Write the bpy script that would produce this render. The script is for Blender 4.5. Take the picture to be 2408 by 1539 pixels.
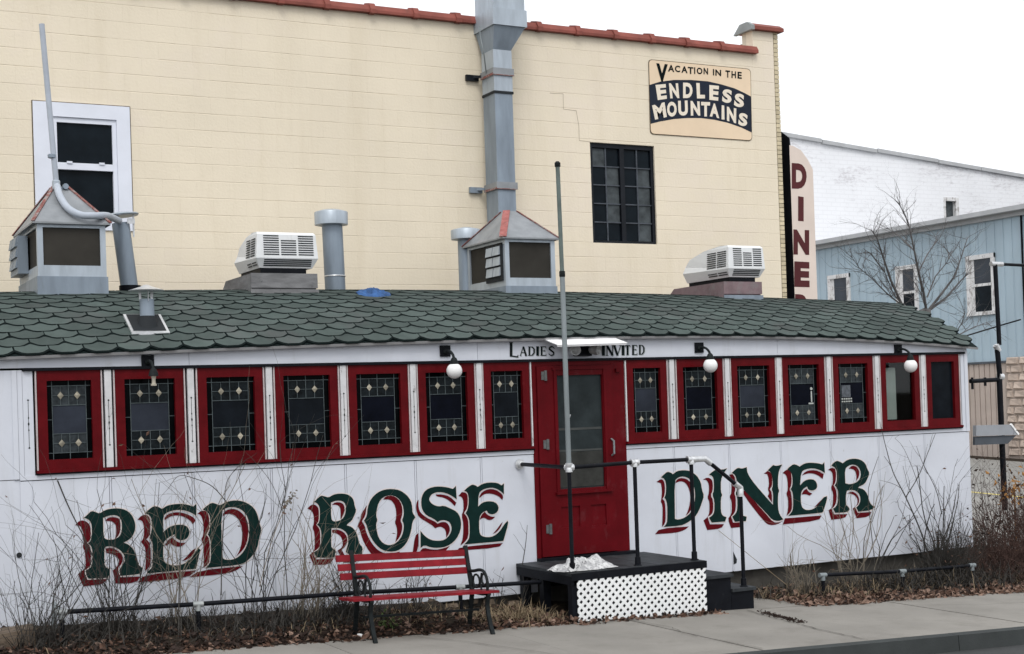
import bpy, math, random
import numpy as np
from mathutils import Vector, Matrix, noise
from mathutils.geometry import tessellate_polygon

for _o in list(bpy.data.objects):
    bpy.data.objects.remove(_o)
scene = bpy.context.scene
COL = scene.collection
R = random.Random(7)

# ---------------------------------------------------------------- camera
CAM = Vector((-7.2435, -13.3580, 2.1947))
YAW, PITCH, ROLL, FOC, DY = 0.482657, 0.0118866, -0.0331883, 3346.083, 137.80
_cy, _sy, _cp, _sp = math.cos(YAW), math.sin(YAW), math.cos(PITCH), math.sin(PITCH)
FWD = Vector((_sy * _cp, _cy * _cp, _sp))
_r0 = Vector((_cy, -_sy, 0)); _u0 = _r0.cross(FWD)
RIGHT = math.cos(ROLL) * _r0 + math.sin(ROLL) * _u0
UP = -math.sin(ROLL) * _r0 + math.cos(ROLL) * _u0
cam_d = bpy.data.cameras.new('camera')
cam = bpy.data.objects.new('camera', cam_d); COL.objects.link(cam)
cam.matrix_world = Matrix(((RIGHT.x, UP.x, -FWD.x, CAM.x), (RIGHT.y, UP.y, -FWD.y, CAM.y), (RIGHT.z, UP.z, -FWD.z, CAM.z), (0, 0, 0, 1)))
cam_d.sensor_width = 36; cam_d.lens = FOC / 2408 * 36
cam_d.shift_y = DY / 2408
cam_d.clip_start = 0.1; cam_d.clip_end = 3000
scene.camera = cam

# ---------------------------------------------------------------- sky, sun, exposure
SUN = Vector((-0.35, -0.75, 1.0)).normalized()
world = bpy.data.worlds.new('World'); scene.world = world; world.use_nodes = True
nt = world.node_tree; nt.nodes.clear()
sky = nt.nodes.new('ShaderNodeTexSky'); sky.sky_type = 'NISHITA'; sky.sun_disc = False
sky.sun_elevation = math.asin(SUN.z); sky.sun_rotation = math.atan2(SUN.x, SUN.y)
sky.dust_density = 5.0; sky.air_density = 1.0
hs = nt.nodes.new('ShaderNodeHueSaturation'); hs.inputs['Saturation'].default_value = 0.25
cl = nt.nodes.new('ShaderNodeMix'); cl.data_type = 'RGBA'
cl.inputs['Factor'].default_value = 0.8
cl.inputs['B'].default_value = (11.6, 11.9, 12.4, 1)        # even overcast cloud deck
bg = nt.nodes.new('ShaderNodeBackground'); bg.inputs['Strength'].default_value = 0.1
wo = nt.nodes.new('ShaderNodeOutputWorld')
nt.links.new(sky.outputs['Color'], hs.inputs['Color']); nt.links.new(hs.outputs['Color'], cl.inputs['A'])
nt.links.new(cl.outputs['Result'], bg.inputs['Color']); nt.links.new(bg.outputs['Background'], wo.inputs['Surface'])
sun_d = bpy.data.lights.new('sun', 'SUN'); sun_d.energy = 1.0; sun_d.angle = math.radians(25); sun_d.color = (1, .97, .92)
sun = bpy.data.objects.new('sun', sun_d); COL.objects.link(sun)
sun.rotation_euler = SUN.to_track_quat('Z', 'Y').to_euler()
vs = scene.view_settings
vs.view_transform = 'Standard'; vs.look = 'None'; vs.exposure = 0.26; vs.gamma = 1.0; vs.use_curve_mapping = False
scene.cycles.max_bounces = 6; scene.cycles.diffuse_bounces = 3; scene.cycles.glossy_bounces = 3
scene.cycles.transparent_max_bounces = 12

# ---------------------------------------------------------------- helpers
def at(px, py, y=None, x=None, z=None):
    """point on the plane y=.., x=.. or z=.. seen at that place of the 2408x1539 photograph"""
    d = FWD + RIGHT * ((px - 1204) / FOC) - UP * ((py - 769.5 - DY) / FOC)
    if y is not None: t = (y - CAM.y) / d.y
    elif x is not None: t = (x - CAM.x) / d.x
    else: t = (z - CAM.z) / d.z
    return CAM + d * t

def ground_z(x): return 0.012 - 0.036 * (x + 0.21)

ORG = {}
def tag(o, label=None, cat=None, group=None, kind=None):
    if label: o['label'] = label
    if cat: o['category'] = cat
    if group: o['group'] = group
    if kind: o['kind'] = kind
    return o

def thing(name, label, cat, loc, group=None):
    o = bpy.data.objects.new(name, None); COL.objects.link(o)
    o.empty_display_size = 0.2
    o.location = loc; ORG[o.name] = Vector(loc)
    return tag(o, label, cat, group)

class MB:
    """collects shapes, build() links them as one mesh object"""
    def __init__(s): s.v = []; s.f = []; s.m = []; s.mi = 0
    def add(s, vs_, fs):
        b = len(s.v); s.v += [tuple(p) for p in vs_]
        for f in fs: s.f.append(tuple(b + i for i in f)); s.m.append(s.mi)
        return s
    def box(s, x0, x1, y0, y1, z0, z1):
        return s.hexa([(x0, y0, z0), (x1, y0, z0), (x1, y1, z0), (x0, y1, z0), (x0, y0, z1), (x1, y0, z1), (x1, y1, z1), (x0, y1, z1)])
    def hexa(s, p):
        return s.add(p, [(3, 2, 1, 0), (4, 5, 6, 7), (0, 1, 5, 4), (1, 2, 6, 5), (2, 3, 7, 6), (3, 0, 4, 7)])
    def bar(s, a, b, w, h, up=(0, 0, 1)):
        a, b = Vector(a), Vector(b); d = (b - a).normalized(); sd = d.cross(Vector(up)).normalized(); u = sd.cross(d)
        q = [a + sd * (i * w / 2) + u * (j * h / 2) for i, j in ((-1, -1), (1, -1), (1, 1), (-1, 1))]
        q += [p + (b - a) for p in q]
        return s.hexa(q)
    def tube(s, pts, rad, n=8, cap=True):
        pts = [Vector(p) for p in pts]; k = len(pts)
        if not isinstance(rad, (list, tuple)): rad = [rad] * k
        vs_ = []; prev = None
        for i, p in enumerate(pts):
            d = (pts[min(i + 1, k - 1)] - pts[max(i - 1, 0)])
            d = d.normalized() if d.length > 1e-9 else Vector((0, 0, 1))
            if prev is None: prev = d.orthogonal().normalized()
            prev = (prev - d * prev.dot(d)); prev = prev.normalized() if prev.length > 1e-6 else d.orthogonal().normalized()
            q = d.cross(prev)
            for j in range(n):
                a = 2 * math.pi * j / n; vs_.append(p + (prev * math.cos(a) + q * math.sin(a)) * rad[i])
        fs = [(i * n + j, i * n + (j + 1) % n, (i + 1) * n + (j + 1) % n, (i + 1) * n + j) for i in range(k - 1) for j in range(n)]
        if cap: fs += [tuple(range(n - 1, -1, -1)), tuple((k - 1) * n + j for j in range(n))]
        return s.add(vs_, fs)
    def lathe(s, c, prof, n=20, ax=(0, 0, 1)):
        ax = Vector(ax).normalized(); p = ax.orthogonal().normalized(); q = ax.cross(p); c = Vector(c); k = len(prof)
        vs_ = [c + ax * h + (p * math.cos(2 * math.pi * j / n) + q * math.sin(2 * math.pi * j / n)) * max(r, 1e-4) for r, h in prof for j in range(n)]
        fs = [(i * n + j, i * n + (j + 1) % n, (i + 1) * n + (j + 1) % n, (i + 1) * n + j) for i in range(k - 1) for j in range(n)]
        fs += [tuple(range(n - 1, -1, -1)), tuple((k - 1) * n + j for j in range(n))]
        return s.add(vs_, fs)
    def prism(s, poly, a, b, ax='y'):
        """poly of 2-d points extruded along y (x,z), x (y,z) or z (x,y); convex or simple"""
        def P(p, t): return (p[0], t, p[1]) if ax == 'y' else (t, p[0], p[1]) if ax == 'x' else (p[0], p[1], t)
        n = len(poly); v = [P(p, a) for p in poly] + [P(p, b) for p in poly]
        tr = tessellate_polygon([[Vector((p[0], p[1], 0)) for p in poly]])
        fs = [tuple(t) for t in tr] + [tuple(n + i for i in t) for t in tr] + [(i, (i + 1) % n, n + (i + 1) % n, n + i) for i in range(n)]
        return s.add(v, fs)
    def sheet(s, loops, y):
        """flat paint on a wall facing -y; loops of (x,z), the later ones holes"""
        flat = [p for l in loops for p in l]
        tr = tessellate_polygon([[Vector((p[0], p[1], 0)) for p in l] for l in loops])
        return s.add([(p[0], y, p[1]) for p in flat], [tuple(t) for t in tr])
    def build(s, name, mats, parent=None, smooth=False, origin=None, kind=None):
        me = bpy.data.meshes.new(name)
        o = bpy.data.objects.new(name, me); COL.objects.link(o)
        og = ORG[parent.name] if parent is not None else Vector(origin or (0, 0, 0))
        ORG[o.name] = og
        me.from_pydata([(x - og.x, y - og.y, z - og.z) for x, y, z in s.v], [], s.f)
        for m_ in (mats if isinstance(mats, (list, tuple)) else [mats]): me.materials.append(m_)
        if max(s.m, default=0): me.polygons.foreach_set('material_index', s.m)
        if smooth:
            me.polygons.foreach_set('use_smooth', [True] * len(s.f)); me.set_sharp_from_angle(angle=math.radians(40))
        me.validate(); me.update()
        if parent is not None: o.parent = parent
        else: o.location = og
        if kind: o['kind'] = kind
        return o

# ---------------------------------------------------------------- materials
def N(t, typ, **kw):
    n = t.nodes.new(typ)
    for k, v in kw.items():
        if k in n.inputs: n.inputs[k].default_value = v
        else: setattr(n, k, v)
    return n
def mat(name, col, rough=.6, metal=0., var=.12, vs=2.5, stain=None, bump=0., bs=60., orand=0., spec=.18, stretch=(1, 1, 1), stain2=None):
    m = bpy.data.materials.new(name); m.use_nodes = True; t = m.node_tree; L = t.links.new
    b = t.nodes['Principled BSDF']; b.inputs['Roughness'].default_value = rough; b.inputs['Metallic'].default_value = metal
    b.inputs['Specular IOR Level'].default_value = spec
    g = N(t, 'ShaderNodeNewGeometry')
    def nz(scale, st=(1, 1, 1), det=6., rg=.6):
        mp = N(t, 'ShaderNodeMapping'); mp.inputs['Scale'].default_value = [scale * q for q in st]
        L(g.outputs['Position'], mp.inputs['Vector'])
        n = N(t, 'ShaderNodeTexNoise', Detail=det, Roughness=rg); n.inputs['Scale'].default_value = 1.0
        L(mp.outputs['Vector'], n.inputs['Vector']); return n.outputs['Fac']
    def mix(fac, a, c):
        x = N(t, 'ShaderNodeMix', data_type='RGBA')
        if hasattr(fac, 'is_linked'): L(fac, x.inputs['Factor'])
        else: x.inputs['Factor'].default_value = fac
        for s_, q in (('A', a), ('B', c)):
            if hasattr(q, 'is_linked'): L(q, x.inputs[s_])
            else: x.inputs[s_].default_value = (*q, 1)
        return x.outputs['Result']
    lo = tuple(max(0, c * (1 - var)) for c in col); hi = tuple(min(1, c * (1 + var)) for c in col)
    mr = N(t, 'ShaderNodeMapRange'); mr.inputs['From Min'].default_value = .3; mr.inputs['From Max'].default_value = .7
    L(nz(vs, stretch), mr.inputs['Value'])
    c = mix(mr.outputs['Result'], lo, hi)
    for st in (stain, stain2):
        if st:
            scol, a0, a1, ss, sst, amt = st
            r2 = N(t, 'ShaderNodeMapRange'); r2.inputs['From Min'].default_value = a0; r2.inputs['From Max'].default_value = a1
            r2.inputs['To Max'].default_value = amt
            L(nz(ss, sst, 8., .7), r2.inputs['Value']); c = mix(r2.outputs['Result'], c, scol)
    if orand:
        oi = N(t, 'ShaderNodeObjectInfo'); r3 = N(t, 'ShaderNodeMapRange')
        r3.inputs['To Min'].default_value = 1 - orand; r3.inputs['To Max'].default_value = 1 + orand
        L(oi.outputs['Random'], r3.inputs['Value'])
        h = N(t, 'ShaderNodeHueSaturation'); L(r3.outputs['Result'], h.inputs['Value']); L(c, h.inputs['Color']); c = h.outputs['Color']
    L(c, b.inputs['Base Color'])
    if bump:
        bp = N(t, 'ShaderNodeBump', Strength=bump, Distance=.01); L(nz(bs), bp.inputs['Height']); L(bp.outputs['Normal'], b.inputs['Normal'])
    return m
V3 = (1, 1, 1); DRIP = (1, 1, .12)
M = {}
M['white'] = mat('weathered_white_paint', (.605, .63, .69), .42, var=.06, vs=1.2, stain=((.40, .40, .39), .55, .85, 5.5, (1, 1, .15), .5), stain2=((.22, .18, .13), .645, .76, 11, V3, .6), bump=.35, bs=5, spec=.25)
M['white_trim'] = mat('chipped_white_trim_paint', (.60, .60, .61), .55, var=.1, vs=8, stain=((.12, .11, .10), .60, .70, 22, (1, 1, .4), .7))
M['red'] = mat('dark_red_gloss_paint', (.094, .0034, .0058), .4, var=.22, vs=6, stain=((.17, .045, .048), .62, .85, 14, V3, .4), spec=.08)
M['door_red'] = mat('dark_red_door_paint', (.100, .0032, .0062), .42, var=.2, vs=3, stain=((.15, .05, .055), .57, .8, 5, (1, 1, .6), .55), spec=.08)
M['bench_red'] = mat('faded_red_slat_paint', (.195, .013, .020), .5, var=.25, vs=9, stain=((.09, .012, .018), .58, .75, 30, (.3, 1, 1), .7), spec=.1, orand=.10)
M['black'] = mat('black_paint', (.007, .008, .011), .5, var=.3, vs=6, stain=((.05, .05, .05), .62, .8, 10, V3, .45), spec=.08)
M['deck'] = mat('worn_black_deck_paint', (.030, .034, .038), .6, var=.4, vs=5, stain=((.10, .105, .105), .55, .8, 7, (1, .25, 1), .6), bump=.2, bs=40, orand=.18)
M['iron'] = mat('black_cast_iron', (.014, .017, .018), .6, var=.35, vs=12, spec=.1)
M['pipe'] = mat('black_painted_pipe', (.007, .008, .011), .42, var=.4, vs=8, stain=((.07, .05, .035), .64, .75, 18, V3, .5), spec=.1)
M['silver'] = mat('galvanised_fitting', (.62, .63, .64), .38, metal=.6, var=.15, vs=20)
M['greypipe'] = mat('weathered_grey_pole', (.23, .26, .27), .5, metal=.2, var=.2, vs=4, stretch=(1, 1, .3))
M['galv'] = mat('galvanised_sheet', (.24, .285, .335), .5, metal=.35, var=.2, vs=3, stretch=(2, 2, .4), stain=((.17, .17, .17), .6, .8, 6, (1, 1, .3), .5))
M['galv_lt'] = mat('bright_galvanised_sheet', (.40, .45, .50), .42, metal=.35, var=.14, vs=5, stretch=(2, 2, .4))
M['hood'] = mat('dull_hood_metal', (.27, .285, .30), .55, metal=.3, var=.18, vs=5, stain=((.24, .15, .12), .60, .76, 5, V3, .5))
M['rust'] = mat('rust_red_primer', (.215, .085, .075), .75, var=.3, vs=14, stain=((.30, .28, .27), .48, .60, 16, V3, .85))
M['screen'] = mat('fine_dark_mesh_screen', (.040, .037, .032), .75, var=.25, vs=2, spec=.1)
M['plastic'] = mat('aged_white_plastic', (.74, .755, .76), .4, var=.05, vs=3, stain=((.5, .5, .47), .58, .8, 6, (1, 1, .3), .5))
M['slot'] = mat('dark_slot', (.02, .023, .026), .7, var=.2)
M['curb_wood'] = mat('grey_weathered_timber', (.185, .185, .19), .8, var=.3, vs=4, stretch=(1, 1, 4), stain=((.04, .04, .04), .6, .72, 14, V3, .7), bump=.3)
M['curb_red'] = mat('faded_maroon_timber', (.215, .155, .165), .8, var=.25, vs=5, stain=((.22, .21, .21), .5, .7, 8, V3, .7), bump=.3)
M['shingle'] = mat('green_mineral_shingle', (.070, .090, .084), .9, var=.16, vs=5, stain=((.095, .088, .090), .50, .76, 1.6, V3, .6), stain2=((.04, .05, .045), .60, .75, 7, V3, .5), bump=.5, bs=160, orand=.2, spec=.1)
M['shadowline'] = mat('black_shingle_backing', (.009, .015, .015), .95, var=.2, spec=.1)
M['fascia'] = mat('grey_fascia_board', (.34, .34, .345), .6, var=.15, vs=4, stain=((.14, .14, .13), .56, .8, 8, (1, 1, .5), .5))
M['green_paint'] = mat('bottle_green_lettering', (.006, .022, .020), .6, var=.25, vs=9, spec=.05)
M['maroon_paint'] = mat('maroon_lettering', (.095, .005, .009), .6, var=.2, vs=9, spec=.05)
M['cream_line'] = mat('pale_cream_outline_paint', (.66, .60, .58), .6, var=.06)
M['black_letter'] = mat('black_lettering', (.005, .009, .010), .6, var=.2, spec=.05)
M['shade_letter'] = mat('grey_letter_shading', (.30, .33, .33), .6, var=.1)
M['glass_border'] = mat('black_border_glass', (.0015, .002, .0025), .15, var=.4, vs=14, spec=.03)
M['glass_band'] = mat('seedy_smoke_glass', (.008, .011, .013), .25, var=.6, vs=16, spec=.08, bump=.25, bs=45)
M['glass_c0'] = mat('slate_glass_painted_reflection', (.027, .032, .044), .2, var=.4, vs=2.2, spec=.08)  # slate tone; the broad mottling imitates a cloudy reflection
M['glass_c1'] = mat('dark_centre_glass', (.006, .008, .011), .18, var=.4, vs=5, spec=.06)
M['glass_c2'] = mat('deep_blue_centre_glass', (.003, .004, .0085), .15, var=.4, vs=5, spec=.05)
M['glass_band_lt'] = mat('grey_seedy_glass', (.030, .036, .040), .3, var=.5, vs=18, spec=.08, bump=.25, bs=45)
M['came'] = mat('dull_lead_came', (.085, .105, .11), .6, metal=.2, var=.3, vs=20)
M['diamond'] = mat('cream_diamond_glass', (.31, .285, .225), .35, var=.35, vs=25, orand=.28)
M['pink_casing'] = mat('pinkish_white_casing', (.50, .44, .44), .6, var=.15, vs=10, stain=((.10, .06, .05), .62, .72, 25, (1, 1, .5), .7))
M['dark_room'] = mat('dark_interior', (.012, .013, .014), .8, var=.3)
M['panel_in'] = mat('pale_interior_board', (.40, .42, .40), .6, var=.08)
M['globe'] = mat('white_opal_globe', (.80, .80, .79), .25, var=.04, vs=10)
M['yellow'] = mat('cream_yellow_block_paint', (.80, .712, .562), .65, var=.045, vs=.8, stain=((.64, .55, .40), .50, .78, 2.4, (1, 1, .13), .42), bump=.3, bs=30, orand=.006, stain2=((.80, .70, .62), .50, .75, .7, V3, .45))
M['mortar'] = mat('painted_mortar', (.68, .61, .50), .8, var=.08)
M['coping'] = mat('red_clay_coping', (.235, .072, .056), .65, var=.2, vs=5, stain=((.13, .06, .05), .58, .75, 7, V3, .6), orand=.1)
M['grey_cap'] = mat('grey_coping_end', (.25, .27, .27), .7, var=.2)
M['fbrick'] = mat('cream_facade_brick', (.60, .52, .36), .6, var=.15, vs=20, orand=.15)
M['brick_mortar'] = mat('dark_brick_mortar', (.20, .17, .13), .9, var=.2)
M['win_white'] = mat('white_window_trim', (.74, .77, .85), .5, var=.05, vs=3)
M['win_glass'] = mat('dark_window_glass', (.007, .011, .015), .12, var=.35, vs=3, spec=.06)
M['win_grey'] = mat('grey_painted_reflection_glass', (.060, .070, .075), .25, var=.5, vs=7, spec=.1)  # grey base colour stands in for reflections on dark glass
M['steel_black'] = mat('black_steel_sash', (.008, .010, .014), .45, var=.3, vs=6)
M['bar_grey'] = mat('grey_glazing_bar', (.07, .08, .095), .5, var=.3, vs=10)
M['sign_cream'] = mat('peach_cream_sign_paint', (.80, .635, .455), .6, var=.05, vs=2.5)
M['sign_navy'] = mat('navy_sign_paint', (.012, .018, .033), .55, var=.2, vs=6)
M['sign_letter'] = mat('cream_sign_letters', (.80, .72, .60), .6, var=.06, vs=8)
M['brown_line'] = mat('thin_brown_border', (.10, .07, .04), .7, var=.2)
M['dsign_face'] = mat('cream_vertical_sign', (.72, .62, .55), .5, var=.06, vs=2)
M['dsign_red'] = mat('oxblood_sign_letters', (.085, .018, .020), .5, var=.15)
M['blue_siding'] = mat('pale_blue_siding', (.37, .465, .53), .6, var=.10, vs=.9, stretch=(1, 1, .3), stain=((.28, .34, .38), .52, .8, 2, (1, 1, .2), .55))
M['tan_siding'] = mat('tan_siding', (.44, .37, .325), .7, var=.08, vs=2)
M['stone'] = mat('tan_rock_face_stone', (.47, .385, .325), .85, var=.2, vs=4, bump=.6, bs=12, orand=.1)
M['peel'] = mat('peeling_white_frame', (.66, .66, .66), .7, var=.1, vs=5, stain=((.28, .26, .25), .52, .60, 9, (1, 1, .5), .85))
M['grey_trim'] = mat('grey_eave_trim', (.42, .43, .44), .5, var=.1)
M['concrete'] = mat('pale_worn_concrete', (.245, .232, .210), .85, var=.13, vs=1.1, stain=((.16, .148, .13), .52, .76, 2.5, V3, .6), stain2=((.10, .09, .08), .61, .70, 30, V3, .5), bump=.4, bs=90, orand=.04)
M['kerb'] = mat('dark_kerb_concrete', (.045, .050, .050), .85, var=.15, vs=3, bump=.3)
M['asphalt'] = mat('asphalt', (.055, .057, .058), .85, var=.15, vs=4, bump=.5, bs=120)
M['road_far'] = mat('worn_grey_asphalt', (.27, .262, .245), .85, var=.1, vs=.8)
M['soil'] = mat('dark_soil', (.032, .025, .019), .95, var=.35, vs=5, bump=1., bs=35, spec=.1)
M['found'] = mat('mossy_rubble_foundation', (.13, .10, .075), .9, var=.35, vs=6, stain=((.26, .22, .19), .55, .7, 7, V3, .6), bump=1., bs=20, orand=.3)
M['leafA'] = mat('brown_dead_leaf', (.105, .062, .045), .8, var=.3, vs=30, spec=.1)
M['leafB'] = mat('tan_dead_leaf', (.23, .155, .12), .8, var=.3, vs=30, spec=.1)
M['leafC'] = mat('dark_wet_leaf', (.032, .021, .017), .7, var=.3, vs=30, spec=.15)
M['straw'] = mat('dry_straw', (.22, .17, .11), .85, var=.35, vs=20, spec=.1)
M['stem'] = mat('dark_bare_stem', (.050, .047, .043), .85, var=.4, vs=14, spec=.1)
M['stem_lt'] = mat('grey_tan_stem', (.19, .165, .13), .85, var=.3, vs=14, spec=.2)
M['bark'] = mat('grey_brown_bark', (.12, .115, .115), .9, var=.3, vs=6, bump=.4)
M['bramble'] = mat('red_brown_bramble', (.070, .042, .035), .9, var=.35, vs=8, spec=.2)
M['green_leaf'] = mat('small_green_weed', (.07, .11, .035), .7, var=.3)
M['cloth'] = mat('white_cloth_painted_creases', (.58, .58, .58), .75, var=.2, vs=7, stain=((.05, .05, .055), .53, .58, 22, V3, .8), stain2=((.28, .28, .29), .48, .56, 9, V3, .75))  # grey pattern paints in crease shade, along with dark printed lines
M['tarp'] = mat('blue_tarpaulin', (.03, .085, .22), .5, var=.5, vs=12)
M['lattice'] = mat('white_plastic_lattice', (.78, .79, .79), .45, var=.04)
M['visor'] = mat('bright_white_sheet_metal', (.88, .88, .88), .35, var=.03)
M['bare_metal'] = mat('pale_bulb_socket', (.50, .46, .38), .4, var=.2)
M['mast'] = mat('pale_blue_grey_conduit', (.42, .46, .52), .5, var=.1, vs=4)
M['cup'] = mat('silvery_lamp_cup', (.42, .43, .43), .35, metal=.3, var=.25, vs=14)
M['crackdark'] = mat('dark_crack_dirt', (.06, .052, .045), .95, var=.3)
M['board_lt'] = mat('pale_grey_board', (.30, .315, .34), .6, var=.12)
M['dull_fit'] = mat('dull_galvanised_fitting', (.36, .38, .38), .5, metal=.4, var=.25, vs=15)
M['hinge'] = mat('dull_steel_hinge', (.12, .125, .125), .6, metal=.2, var=.3, vs=20)
M['rust_b'] = mat('bright_rust_primer', (.32, .115, .105), .75, var=.3, vs=14, stain=((.36, .33, .32), .55, .66, 20, V3, .8))
M['arrow'] = mat('grey_arrow_board', (.075, .085, .10), .6, var=.15)
M['paper'] = mat('white_paper', (.75, .75, .74), .7, var=.1)
def brick_mat():
    m = mat('white_painted_old_brick', (.80, .81, .835), .7, var=.04, vs=.5); t = m.node_tree; L = t.links.new; b = t.nodes['Principled BSDF']
    src = b.inputs['Base Color'].links[0].from_socket
    g = N(t, 'ShaderNodeNewGeometry'); sp = N(t, 'ShaderNodeSeparateXYZ'); cb = N(t, 'ShaderNodeCombineXYZ')
    L(g.outputs['Position'], sp.inputs[0]); L(sp.outputs['X'], cb.inputs['X']); L(sp.outputs['Z'], cb.inputs['Y'])
    br = N(t, 'ShaderNodeTexBrick'); br.inputs['Scale'].default_value = 1.0; br.inputs['Brick Width'].default_value = .42; br.inputs['Row Height'].default_value = .16
    br.inputs['Mortar Size'].default_value = .02; L(cb.outputs[0], br.inputs['Vector'])
    n = N(t, 'ShaderNodeTexNoise', Detail=9., Roughness=.7); n.inputs['Scale'].default_value = .35; mpA = N(t, 'ShaderNodeMapping'); mpA.inputs['Scale'].default_value = (1, 1, 2.5); L(g.outputs['Position'], mpA.inputs['Vector']); L(mpA.outputs['Vector'], n.inputs['Vector'])
    n2 = N(t, 'ShaderNodeTexNoise', Detail=9., Roughness=.8); n2.inputs['Scale'].default_value = 3.; mpB = N(t, 'ShaderNodeMapping'); mpB.inputs['Scale'].default_value = (1, 1, 3.5); L(g.outputs['Position'], mpB.inputs['Vector']); L(mpB.outputs['Vector'], n2.inputs['Vector'])
    mu = N(t, 'ShaderNodeMath', operation='MULTIPLY'); L(n.outputs['Fac'], mu.inputs[0]); L(n2.outputs['Fac'], mu.inputs[1])
    mr = N(t, 'ShaderNodeMapRange'); mr.inputs['From Min'].default_value = .27; mr.inputs['From Max'].default_value = .36; mr.inputs['To Max'].default_value = .5; L(mu.outputs[0], mr.inputs['Value'])
    mx = N(t, 'ShaderNodeMix', data_type='RGBA'); L(mr.outputs[0], mx.inputs['Factor']); L(src, mx.inputs['A']); mx.inputs['B'].default_value = (.33, .30, .32, 1)
    m2 = N(t, 'ShaderNodeMath', operation='MULTIPLY'); L(br.outputs['Fac'], m2.inputs[0]); m2.inputs[1].default_value = .12
    m3 = N(t, 'ShaderNodeMix', data_type='RGBA'); L(m2.outputs[0], m3.inputs['Factor']); L(mx.outputs['Result'], m3.inputs['A']); m3.inputs['B'].default_value = (.42, .42, .44, 1)
    L(m3.outputs['Result'], b.inputs['Base Color']); return m
M['white_brick'] = brick_mat()
def glass_mat():
    m = bpy.data.materials.new('clear_window_glass'); m.use_nodes = True; t = m.node_tree; t.nodes.clear(); L = t.links.new
    tr = N(t, 'ShaderNodeBsdfTransparent'); gl = N(t, 'ShaderNodeBsdfGlossy', Roughness=.02); mx = N(t, 'ShaderNodeMixShader'); o = N(t, 'ShaderNodeOutputMaterial')
    tr.inputs['Color'].default_value = (.8, .83, .82, 1); mx.inputs[0].default_value = .025
    L(tr.outputs[0], mx.inputs[1]); L(gl.outputs[0], mx.inputs[2]); L(mx.outputs[0], o.inputs[0]); return m
M['clear'] = glass_mat()

# ================================================================ SETTING
FAR = 900
def sheet_obj(name, m_, pts, z=None):
    b = MB(); b.add(pts, [tuple(range(len(pts)))]); return tag(b.build(name, m_), kind='structure')
# ground sheet out to the horizon: the town lot falls 3.6 % to the right, side street climbs away behind
gm = MB(); xs = [-FAR, -60, -20, -8, 0, 7, 9, 24, 60, FAR]; ys = [-FAR, -60, -6, 0, 8, 30, 80, FAR]
def terr(x, y):
    zx = ground_z(max(-20, min(7, x))) - .10
    return zx + .034 * max(0, min(y, 60)) - .05
gm.add([(x, y, terr(x, y)) for y in ys for x in xs], [(j * 10 + i, j * 10 + i + 1, (j + 1) * 10 + i + 1, (j + 1) * 10 + i) for j in range(7) for i in range(9)])
tag(gm.build('ground', M['soil']), kind='structure')
# side street right of the diner
st = MB(); ysr = [-40, -5, 0, 6, 12, 18, 30, 60]
st.add([(x, y, terr(x, y) + .02) for y in ysr for x in (9.5, 23.0)], [(2 * i, 2 * i + 1, 2 * i + 3, 2 * i + 2) for i in range(7)])
tag(st.build('side_street', M['road_far']), kind='structure')
yl = MB(); yl.add([(x, y, terr(x, y) + .026) for y in ysr for x in (15.6, 15.75)], [(2 * i, 2 * i + 1, 2 * i + 3, 2 * i + 2) for i in range(7)])
tag(yl.build('road_marking', mat('yellow_road_paint', (.62, .52, .20), .7)), kind='structure')
# front road, kerb, sidewalk
rd = MB(); rd.add([(x, y, ground_z(x) - .14) for y in (-14.5, -3.62) for x in (-40, 9.4)], [(0, 1, 3, 2)])
tag(rd.build('front_road', M['asphalt']), kind='structure')
kb = thing('kerb', None, None, (0, -3.55, 0)); kb['kind'] = 'structure'
x = -12.0
while x < 9.3:
    l = 2.4; x1 = min(x + l, 9.4)
    b = MB(); b.hexa([(x + .004, -3.64, ground_z(x) - .3), (x1 - .004, -3.64, ground_z(x1) - .3), (x1 - .004, -3.48, ground_z(x1) - .3), (x + .004, -3.48, ground_z(x) - .3),
                      (x + .004, -3.62, ground_z(x) + .004), (x1 - .004, -3.62, ground_z(x1) + .004), (x1 - .004, -3.48, ground_z(x1) + .004), (x + .004, -3.48, ground_z(x) + .004)])
    b.build('kerbstone', M['kerb'], kb); x = x1
sw = thing('sidewalk', None, None, (0, -2.4, 0)); sw['kind'] = 'structure'
jx = [-12, -9.6, -8, -6.2, -4.4, -2.9, -1.2, .30, 1.95, 3.6, 5.2, 6.9, 8.6]
for i in range(len(jx) - 1):
    a, c = jx[i] + .006, jx[i + 1] - .006; dz = R.uniform(-.004, .006)
    yb = -1.22
    b = MB(); b.hexa([(a, -3.474, ground_z(a) - .2), (c, -3.474, ground_z(c) - .2), (c, yb, ground_z(c) - .2), (a, yb, ground_z(a) - .2),
                      (a, -3.474, ground_z(a) + dz), (c, -3.474, ground_z(c) + dz), (c, yb, ground_z(c) + dz), (a, yb, ground_z(a) + dz)])
    b.build('sidewalk_slab', M['concrete'], sw)
b = MB(); a, c = 1.5, 2.75
b.hexa([(a, -1.21, ground_z(a) - .2), (c, -1.21, ground_z(c) - .2), (c - .25, -.35, ground_z(c) - .2), (a, -.2, ground_z(a) - .2),
        (a, -1.21, ground_z(a)), (c, -1.21, ground_z(c)), (c - .25, -.35, ground_z(c) + .01), (a, -.2, ground_z(a) + .01)])
b.build('sidewalk_slab', M['concrete'], sw)
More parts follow.
